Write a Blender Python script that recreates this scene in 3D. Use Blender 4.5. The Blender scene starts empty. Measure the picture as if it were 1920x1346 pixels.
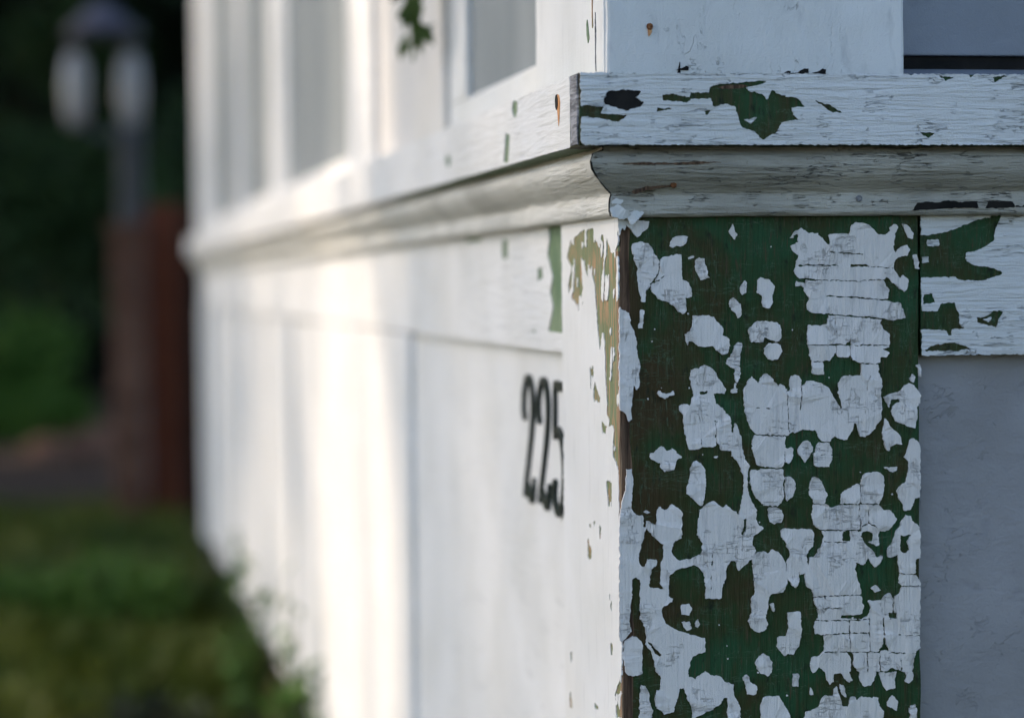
import bpy, bmesh, math, random
from mathutils import Vector, Matrix, noise
from mathutils.geometry import delaunay_2d_cdt
import numpy as np

# ------------------------------------------------------------------ camera
scene = bpy.context.scene
COL = scene.collection
cam_data = bpy.data.cameras.new('camera')
cam_data.sensor_width = 36.0
cam_data.lens = 86.25
cam_data.clip_start = 0.05
cam_data.clip_end = 400.0
cam_data.dof.use_dof = True
cam_data.dof.focus_distance = 1.555
cam_data.dof.aperture_fstop = 3.6
camera = bpy.data.objects.new('camera', cam_data)
COL.objects.link(camera)
R = Matrix(((0.98406525, 0.01571208, -0.17711215), (-0.17749773, 0.02801470, -0.98372238), (-0.01049458, 0.99948402, 0.03035715)))
camera.matrix_world = Matrix.Translation((-0.338527, -1.5, 0.85)) @ R.to_4x4()
scene.camera = camera

# ------------------------------------------------------------------ sky, sun, exposure
SUN_EL, SUN_ROT = math.radians(34), math.radians(-62)
world = bpy.data.worlds.new('World')
scene.world = world
world.use_nodes = True
wn = world.node_tree
sky = wn.nodes.new('ShaderNodeTexSky')
sky.sky_type = 'NISHITA'
sky.sun_disc = False
sky.sun_elevation = SUN_EL
sky.sun_rotation = SUN_ROT
sky.air_density = 1.0
sky.dust_density = 1.2
bg = wn.nodes['Background']
bg.inputs['Strength'].default_value = 0.15
wn.links.new(sky.outputs['Color'], bg.inputs['Color'])
sun_data = bpy.data.lights.new('sun', 'SUN')
sun_data.energy = 2.1
sun_data.angle = math.radians(0.6)
sun_data.color = (1.0, 0.82, 0.63)
sun = bpy.data.objects.new('sun', sun_data)
COL.objects.link(sun)
to_sun = Vector((math.sin(SUN_ROT) * math.cos(SUN_EL), math.cos(SUN_ROT) * math.cos(SUN_EL), math.sin(SUN_EL)))
sun.rotation_euler = to_sun.to_track_quat('Z', 'Y').to_euler()
sun.location = to_sun * 30
scene.view_settings.view_transform = 'Standard'
scene.view_settings.look = 'None'
scene.view_settings.gamma = 1.0
scene.view_settings.exposure = 1.04
scene.cycles.use_denoising = True
scene.cycles.max_bounces = 4
scene.cycles.adaptive_threshold = 0.03

# ------------------------------------------------------------------ helpers
rnd = random.Random(7)
MATS = {}

def new_mat(name):
    m = bpy.data.materials.new(name)
    m.use_nodes = True
    MATS[name] = m
    return m, m.node_tree, m.node_tree.nodes['Principled BSDF']

def coords(nt, scale=(1, 1, 1)):
    tc = nt.nodes.new('ShaderNodeTexCoord')
    mp = nt.nodes.new('ShaderNodeMapping')
    mp.inputs['Scale'].default_value = scale
    nt.links.new(tc.outputs['Object'], mp.inputs['Vector'])
    return mp.outputs['Vector']

def noise_node(nt, vec, scale, detail=4, rough=0.55, distort=0.0):
    n = nt.nodes.new('ShaderNodeTexNoise')
    n.inputs['Scale'].default_value = scale
    n.inputs['Detail'].default_value = detail
    n.inputs['Roughness'].default_value = rough
    n.inputs['Distortion'].default_value = distort
    nt.links.new(vec, n.inputs['Vector'])
    return n.outputs['Fac']

def ramp(nt, fac, stops):
    r = nt.nodes.new('ShaderNodeValToRGB')
    while len(r.color_ramp.elements) < len(stops):
        r.color_ramp.elements.new(0.5)
    for e, (p, c) in zip(r.color_ramp.elements, stops):
        e.position = p
        e.color = (*c, 1) if len(c) == 3 else c
    nt.links.new(fac, r.inputs['Fac'])
    return r.outputs['Color']

def mix(nt, fac, a, b, mode='MIX'):
    n = nt.nodes.new('ShaderNodeMix')
    n.data_type = 'RGBA'
    n.blend_type = mode
    for sock, v in ((0, fac), (6, a), (7, b)):
        if isinstance(v, (int, float)):
            n.inputs[sock].default_value = v
        elif isinstance(v, tuple):
            n.inputs[sock].default_value = (*v, 1)
        else:
            nt.links.new(v, n.inputs[sock])
    return n.outputs[2]

def math_node(nt, op, a, b=0.0):
    n = nt.nodes.new('ShaderNodeMath')
    n.operation = op
    for i, v in enumerate((a, b)):
        if isinstance(v, (int, float)):
            n.inputs[i].default_value = v
        else:
            nt.links.new(v, n.inputs[i])
    return n.outputs[0]

def bump(nt, bsdf, height, strength, dist, normal=None):
    b = nt.nodes.new('ShaderNodeBump')
    b.inputs['Strength'].default_value = strength
    b.inputs['Distance'].default_value = dist
    nt.links.new(height, b.inputs['Height'])
    if normal is not None:
        nt.links.new(normal, b.inputs['Normal'])
    nt.links.new(b.outputs['Normal'], bsdf.inputs['Normal'])
    return b.outputs['Normal']

def crack_lines(nt, stretch, width, keep):
    """Fine wavy cracks along the stretch direction, present only in places."""
    n = noise_node(nt, coords(nt, stretch), 1.0, 4, 0.6, 0.6)
    line = ramp(nt, math_node(nt, 'ABSOLUTE', math_node(nt, 'SUBTRACT', n, 0.5)), [(0.0, (0, 0, 0)), (width, (1, 1, 1))])
    where = noise_node(nt, coords(nt), 42.0, 2, 0.5)
    return mix(nt, ramp(nt, where, [(keep, (0, 0, 0)), (keep + 0.05, (1, 1, 1))]), (1.0, 1.0, 1.0), line)

def paint_mat(name, col, grain, fine=900, relief=0.35, dirt=0.12, cracks=None, crack_depth=0.35, rough=0.55, spots=0.0):
    """Old brushed house paint: grain is the stretch of the brush marks and wood relief."""
    m, nt, b = new_mat(name)
    g = noise_node(nt, coords(nt, grain), 1.0, 3, 0.6, 0.4)
    f = noise_node(nt, coords(nt), fine, 2, 0.6)
    big = noise_node(nt, coords(nt), 9.0, 3, 0.6)
    c = mix(nt, ramp(nt, big, [(0.35, (0, 0, 0)), (0.7, (1, 1, 1))]), col, tuple(x * (1 - dirt) for x in (col[0], col[1] * 0.995, col[2] * 0.97)))
    c = mix(nt, ramp(nt, g, [(0.26, (1, 1, 1)), (0.40, (0, 0, 0))]), c, tuple(x * 0.8 for x in col))
    if spots:
        s = noise_node(nt, coords(nt), 260, 2, 0.5)
        c = mix(nt, ramp(nt, s, [(0.70, (0, 0, 0)), (0.74, (1, 1, 1))]), c, tuple(x * (1 - spots) for x in (col[0], col[1] * 0.96, col[2] * 0.9)))
    h = math_node(nt, 'ADD', math_node(nt, 'MULTIPLY', g, 1.0), math_node(nt, 'MULTIPLY', f, 0.25))
    if cracks:
        k = None
        for st, w, keep in cracks:
            l = crack_lines(nt, st, w, keep)
            k = l if k is None else mix(nt, 1.0, k, l, 'MULTIPLY')
        c = mix(nt, k, tuple(x * crack_depth for x in (col[0], col[1], col[2] * 0.95)), c)
        h = math_node(nt, 'ADD', h, math_node(nt, 'MULTIPLY', k, 0.6))
    nt.links.new(c, b.inputs['Base Color'])
    b.inputs['Roughness'].default_value = rough
    b.inputs['Specular IOR Level'].default_value = 0.35
    bump(nt, b, h, relief, 0.002)
    return m

def two_tone(name, a, b_, scale, stretch, rough=0.6, relief=0.4, dist=0.002, third=None, spec=0.3, lo=0.4, hi=0.62):
    m, nt, b = new_mat(name)
    n = noise_node(nt, coords(nt, stretch), scale, 6, 0.62, 0.3)
    c = ramp(nt, n, [(lo, a), (hi, b_)])
    if third:
        n2 = noise_node(nt, coords(nt, stretch), scale * 2.7, 4, 0.6)
        c = mix(nt, ramp(nt, n2, [(third[1], (0, 0, 0)), (third[1] + 0.06, (1, 1, 1))]), c, third[0])
    nt.links.new(c, b.inputs['Base Color'])
    b.inputs['Roughness'].default_value = rough
    b.inputs['Specular IOR Level'].default_value = spec
    bump(nt, b, n, relief, dist)
    return m

WHITE = (0.76, 0.752, 0.745)
paint_mat('white_paint', WHITE, (14, 14, 90), relief=0.35)
paint_mat('white_paint_vertical', WHITE, (160, 160, 16), relief=0.45, dirt=0.10)
paint_mat('white_paint_horizontal', WHITE, (16, 16, 210), relief=0.7, dirt=0.12)
paint_mat('flake_paint', (0.82, 0.765, 0.735), (240, 240, 16), relief=0.8, dirt=0.07, cracks=[((30, 30, 190), 0.009, 0.52), ((190, 190, 24), 0.009, 0.52)], crack_depth=0.78)
paint_mat('ledge_paint', WHITE, (22, 22, 330), relief=1.0, dirt=0.10, cracks=[((24, 24, 200), 0.009, 0.52)], crack_depth=0.6)
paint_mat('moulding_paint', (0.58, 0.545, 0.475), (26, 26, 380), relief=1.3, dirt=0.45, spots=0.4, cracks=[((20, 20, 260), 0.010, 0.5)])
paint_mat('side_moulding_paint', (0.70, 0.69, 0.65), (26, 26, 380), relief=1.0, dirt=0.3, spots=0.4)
paint_mat('post_paint', WHITE, (70, 70, 26), relief=0.8, dirt=0.12, cracks=[((90, 90, 30), 0.006, 0.57)], crack_depth=0.7)
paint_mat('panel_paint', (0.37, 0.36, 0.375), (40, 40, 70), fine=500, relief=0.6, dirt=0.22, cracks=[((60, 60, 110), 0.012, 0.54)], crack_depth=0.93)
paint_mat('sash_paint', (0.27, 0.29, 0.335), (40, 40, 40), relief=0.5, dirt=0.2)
paint_mat('cream_board_paint', (0.70, 0.665, 0.635), (20, 20, 20), relief=0.2, dirt=0.05)
m, nt, b = new_mat('green_paint')
patch = noise_node(nt, coords(nt, (1, 1, 0.8)), 26.0, 4, 0.6, 0.5)
sep = nt.nodes.new('ShaderNodeSeparateXYZ')
nt.links.new(coords(nt), sep.inputs[0])
patch = math_node(nt, 'ADD', patch, math_node(nt, 'MINIMUM', math_node(nt, 'MULTIPLY', math_node(nt, 'SUBTRACT', sep.outputs[0], 0.055), 1.3), 0.05))   # most brown wood shows by the worn corner
streaks = noise_node(nt, coords(nt, (260, 260, 14)), 1.0, 4, 0.6)
c = ramp(nt, patch, [(0.34, (0.050, 0.034, 0.011)), (0.46, (0.038, 0.044, 0.012)), (0.56, (0.024, 0.054, 0.016)), (0.68, (0.020, 0.074, 0.028))])
c = mix(nt, ramp(nt, streaks, [(0.56, (0, 0, 0)), (0.76, (1, 1, 1))]), c, (0.052, 0.043, 0.018))
c = mix(nt, ramp(nt, noise_node(nt, coords(nt, (900, 900, 500)), 1.0, 2), [(0.74, (0, 0, 0)), (0.78, (1, 1, 1))]), c, (0.12, 0.11, 0.07))
c = mix(nt, mix(nt, 1.0, crack_lines(nt, (22, 22, 120), 0.008, 0.44), crack_lines(nt, (150, 150, 16), 0.008, 0.46), 'MULTIPLY'), (0.075, 0.12, 0.07), c)
c = mix(nt, ramp(nt, noise_node(nt, coords(nt, (500, 500, 60)), 1.0, 3, 0.7), [(0.56, (0, 0, 0)), (0.70, (1, 1, 1))]), c, (0.075, 0.060, 0.030))
c = mix(nt, ramp(nt, noise_node(nt, coords(nt, (130, 130, 60)), 1.0, 4, 0.7), [(0.30, (1, 1, 1)), (0.44, (0, 0, 0))]), c, (0.012, 0.020, 0.009))
nt.links.new(c, b.inputs['Base Color'])
b.inputs['Roughness'].default_value = 0.62
b.inputs['Specular IOR Level'].default_value = 0.22
bump(nt, b, streaks, 1.0, 0.003)
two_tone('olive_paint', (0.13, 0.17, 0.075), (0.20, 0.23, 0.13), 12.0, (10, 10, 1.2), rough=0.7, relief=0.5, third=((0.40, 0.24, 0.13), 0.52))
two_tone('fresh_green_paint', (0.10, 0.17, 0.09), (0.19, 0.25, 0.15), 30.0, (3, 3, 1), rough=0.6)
two_tone('bare_wood', (0.05, 0.028, 0.017), (0.20, 0.12, 0.075), 6.0, (60, 60, 2.0), rough=0.85, relief=0.8)
two_tone('tan_wood', (0.20, 0.12, 0.07), (0.36, 0.24, 0.15), 6.0, (60, 60, 2.0), rough=0.85, relief=0.6)
two_tone('grey_wood', (0.12, 0.12, 0.13), (0.36, 0.36, 0.38), 8.0, (30, 6, 60), rough=0.85, relief=0.8)
two_tone('dark_gap', (0.006, 0.006, 0.006), (0.018, 0.016, 0.014), 30.0, (1, 1, 1), rough=0.9)
two_tone('rust', (0.10, 0.035, 0.012), (0.36, 0.15, 0.06), 500.0, (1, 1, 1), rough=0.9)
two_tone('rust_stain', (0.52, 0.22, 0.08), (0.70, 0.42, 0.22), 260.0, (1, 1, .3), rough=0.9)
two_tone('black_enamel', (0.012, 0.022, 0.018), (0.02, 0.03, 0.025), 60.0, (1, 1, 1), rough=0.35, relief=0.1)
two_tone('curtain_cloth', (0.34, 0.34, 0.34), (0.40, 0.40, 0.40), 3.0, (1, 14, 0.3), rough=0.9, relief=0.3, dist=0.01)
two_tone('curtain_cloth_far', (0.36, 0.40, 0.41), (0.46, 0.49, 0.50), 3.0, (1, 10, 0.3), rough=0.9, relief=0.3, dist=0.01)
two_tone('stone', (0.10, 0.09, 0.08), (0.24, 0.22, 0.19), 14.0, (1, 1, 1), rough=0.9, relief=0.8, dist=0.01)
two_tone('roof_shingle', (0.05, 0.045, 0.04), (0.10, 0.09, 0.08), 30.0, (1, 1, 1), rough=0.9)
two_tone('red_brown_board', (0.105, 0.028, 0.012), (0.175, 0.052, 0.022), 6.0, (20, 20, 1.5), rough=0.8)
two_tone('dark_brown_board', (0.016, 0.009, 0.006), (0.032, 0.015, 0.009), 6.0, (20, 20, 1.5), rough=0.8)
two_tone('pillar_stone', (0.11, 0.05, 0.03), (0.19, 0.10, 0.065), 9.0, (1, 1, 1), rough=0.9, relief=0.6, dist=0.01)
two_tone('post_metal', (0.06, 0.064, 0.07), (0.09, 0.095, 0.10), 14.0, (1, 1, 1), rough=0.5, relief=0.1)
two_tone('lamp_cap', (0.05, 0.045, 0.06), (0.08, 0.072, 0.09), 14.0, (1, 1, 1), rough=0.45, relief=0.1)
two_tone('frosted_glass', (0.30, 0.275, 0.26), (0.38, 0.35, 0.33), 9.0, (1, 1, 1), rough=0.3, relief=0.05, spec=0.5)
two_tone('soil', (0.022, 0.015, 0.009), (0.05, 0.034, 0.02), 3.0, (1, 1, 1), rough=0.95, relief=1.0, dist=0.03)
two_tone('path_earth', (0.022, 0.010, 0.005), (0.048, 0.024, 0.012), 5.0, (1, 1, 1), rough=0.95, relief=0.8, dist=0.02)
two_tone('bark', (0.028, 0.02, 0.014), (0.075, 0.055, 0.04), 9.0, (6, 6, 1), rough=0.95, relief=1.0, dist=0.03)
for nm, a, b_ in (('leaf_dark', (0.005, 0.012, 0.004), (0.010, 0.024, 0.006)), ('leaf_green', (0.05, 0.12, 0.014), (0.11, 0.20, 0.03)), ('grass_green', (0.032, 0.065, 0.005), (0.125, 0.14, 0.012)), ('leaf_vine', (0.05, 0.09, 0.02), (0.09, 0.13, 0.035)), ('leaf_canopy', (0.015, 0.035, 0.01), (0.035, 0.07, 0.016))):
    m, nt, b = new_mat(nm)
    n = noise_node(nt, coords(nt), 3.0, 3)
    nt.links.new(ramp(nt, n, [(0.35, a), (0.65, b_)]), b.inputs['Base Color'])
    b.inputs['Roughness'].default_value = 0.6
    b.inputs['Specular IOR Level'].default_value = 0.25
m, nt, b = new_mat('window_glass')        # old panes, part clear and part pale grey
tr = nt.nodes.new('ShaderNodeBsdfTransparent'); mx = nt.nodes.new('ShaderNodeMixShader')
film = noise_node(nt, coords(nt, (1, 3, 0.6)), 6.0, 3)
nt.links.new(ramp(nt, film, [(0.3, (0.30, 0.33, 0.345)), (0.7, (0.41, 0.44, 0.455))]), b.inputs['Base Color'])
b.inputs['Roughness'].default_value = 0.45
b.inputs['Specular IOR Level'].default_value = 0.2
tr.inputs['Color'].default_value = (0.9, 0.92, 0.92, 1)
mx.inputs[0].default_value = 0.62
nt.links.new(tr.outputs[0], mx.inputs[1]); nt.links.new(b.outputs[0], mx.inputs[2])
nt.links.new(mx.outputs[0], nt.nodes['Material Output'].inputs['Surface'])

def link(name, me, mat, parent=None, smooth=False):
    o = bpy.data.objects.new(name, me)
    me.materials.append(MATS[mat])
    if smooth:
        me.polygons.foreach_set('use_smooth', [True] * len(me.polygons))
    COL.objects.link(o)
    if parent:
        o.parent = parent
    return o

def from_bm(name, bm, mat, parent=None, smooth=False):
    bmesh.ops.recalc_face_normals(bm, faces=bm.faces)
    me = bpy.data.meshes.new(name)
    bm.to_mesh(me); bm.free()
    return link(name, me, mat, parent, smooth)

def tag(o, label=None, category=None, group=None, kind=None):
    for k, v in (('label', label), ('category', category), ('group', group), ('kind', kind)):
        if v:
            o[k] = v
    return o

def thing(name, label, category, loc=(0, 0, 0), group=None):
    o = bpy.data.objects.new(name, None)
    o.empty_display_size = 0.2
    o.location = loc
    COL.objects.link(o)
    return tag(o, label, category, group)

def box(name, mat, lo, hi, parent=None, bevel=0.002, smooth=False):
    bm = bmesh.new()
    bmesh.ops.create_cube(bm, size=1.0)
    for v in bm.verts:
        v.co = Vector([lo[i] + (v.co[i] + 0.5) * (hi[i] - lo[i]) for i in range(3)])
    if bevel:
        bmesh.ops.bevel(bm, geom=bm.edges[:], offset=bevel, segments=2, affect='EDGES', profile=0.5)
    return from_bm(name, bm, mat, parent, smooth)

def board(name, mat, axis, a, b, lo, hi, parent=None, r=0.0015, step=0.012, wob=0.0005, seed=0):
    """A sawn board running along an axis; its long edges are rounded and slightly uneven. lo/hi are the cross-section's two other coordinates."""
    other = [i for i in range(3) if i != axis]
    pts = []
    for cx, cy, a0 in ((1, 1, 0), (-1, 1, 90), (-1, -1, 180), (1, -1, 270)):
        ox = hi[0] - r if cx > 0 else lo[0] + r
        oy = hi[1] - r if cy > 0 else lo[1] + r
        for k in (0, 45, 90):
            t = math.radians(a0 + k)
            pts.append((ox + r * math.cos(t), oy + r * math.sin(t)))
    n = max(2, int(abs(b - a) / step))
    bm = bmesh.new(); rings = []
    for i in range(n + 1):
        t = a + (b - a) * i / n
        ring = []
        for j, (p, q) in enumerate(pts):
            co = [0, 0, 0]
            co[axis] = t; co[other[0]] = p; co[other[1]] = q
            nv = noise.noise_vector(Vector((t * 55 + seed * 13.1, (j // 3) * 7.7, seed * 3.3))) * wob
            nv[axis] = 0
            ring.append(bm.verts.new(Vector(co) + nv))
        rings.append(ring)
    for r0, r1 in zip(rings, rings[1:]):
        for j in range(len(pts)):
            bm.faces.new((r0[j], r0[(j + 1) % len(pts)], r1[(j + 1) % len(pts)], r1[j]))
    bm.faces.new(rings[0]); bm.faces.new(rings[-1])
    return from_bm(name, bm, mat, parent)

def ragged(l, amp, seed, step=0.0009):
    """Break an outline into short steps and roughen it."""
    out = []
    n = len(l)
    for i in range(n):
        (u0, v0), (u1, v1) = l[i], l[(i + 1) % n]
        d = math.hypot(u1 - u0, v1 - v0)
        k = max(1, int(d / step))
        for j in range(k):
            t = j / k
            u, v = u0 + (u1 - u0) * t, v0 + (v1 - v0) * t
            nv = noise.noise_vector(Vector((u * 420, v * 420, seed))) * amp + noise.noise_vector(Vector((u * 1300, v * 1300, seed + 9))) * amp * 0.6
            out.append((u + nv.x, v + nv.y))
    return out

def coat(name, loops, plane, at, mat, parent, t=0.0008, curl=0.0, seed=0, rough=0.00035):
    """A film of paint on a board: an outline (with holes) in tenths of a millimetre, with real thickness and lifting edges."""
    ls = []
    for s in loops:
        l = [tuple(int(c) / 1e4 for c in p.split(',')) for p in s.split()]
        ls.append(ragged(l, rough, 1.0) if rough else l)
    flat = [Vector(p) for l in ls for p in l]
    edges = []; k = 0
    for l in ls:
        edges += [(k + i, k + (i + 1) % len(l)) for i in range(len(l))]
        k += len(l)
    vs, es, fs, _, _, _ = delaunay_2d_cdt([p * 1000 for p in flat], edges, [], 0, 1e-4)
    seg = np.array([(flat[a][0], flat[a][1], flat[b][0], flat[b][1]) for a, b in edges]) * 1000
    def inside(x, y):
        m = (seg[:, 1] <= y) != (seg[:, 3] <= y)
        s = seg[m]
        return np.count_nonzero(x < s[:, 0] + (y - s[:, 1]) / (s[:, 3] - s[:, 1]) * (s[:, 2] - s[:, 0])) % 2
    keep = []
    for f in fs:
        c = sum((vs[i] for i in f), Vector((0, 0))) / len(f)
        if inside(c.x, c.y):
            keep.append(tuple(f))
    count = {}
    for f in keep:
        for a, b in zip(f, f[1:] + f[:1]):
            count[(min(a, b), max(a, b))] = count.get((min(a, b), max(a, b)), 0) + 1
    bm = bmesh.new()
    def put(u, v, d):
        return bm.verts.new((u, at - d, v) if plane == 'y' else (at - d, u, v))
    top = {}; bot = {}
    for f in keep:
        for i in f:
            if i not in top:
                u, v = vs[i] / 1000
                lift = curl * max(0.0, noise.noise(Vector((u * 130, v * 130, seed * 1.7)))) * 2
                top[i] = put(u, v, t + lift)
        bm.faces.new([top[i] for i in f])
    for (a, b), n in count.items():
        if n == 1:
            for i in (a, b):
                if i not in bot:
                    bot[i] = put(*(vs[i] / 1000), -0.0003)
            bm.faces.new((top[a], top[b], bot[b], bot[a]))
    return from_bm(name, bm, mat, parent)

def tube(bm, pts, radii, seg=8):
    rings = []
    for i, p in enumerate(pts):
        p = Vector(p)
        d = (Vector(pts[min(i + 1, len(pts) - 1)]) - Vector(pts[max(i - 1, 0)])).normalized()
        a = d.orthogonal().normalized(); c = d.cross(a)
        rings.append([bm.verts.new(p + (a * math.cos(6.2832 * k / seg) + c * math.sin(6.2832 * k / seg)) * radii[i]) for k in range(seg)])
    for r0, r1 in zip(rings, rings[1:]):
        for k in range(seg):
            bm.faces.new((r0[k], r0[(k + 1) % seg], r1[(k + 1) % seg], r1[k]))
    bm.faces.new(rings[0]); bm.faces.new(rings[-1])

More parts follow.
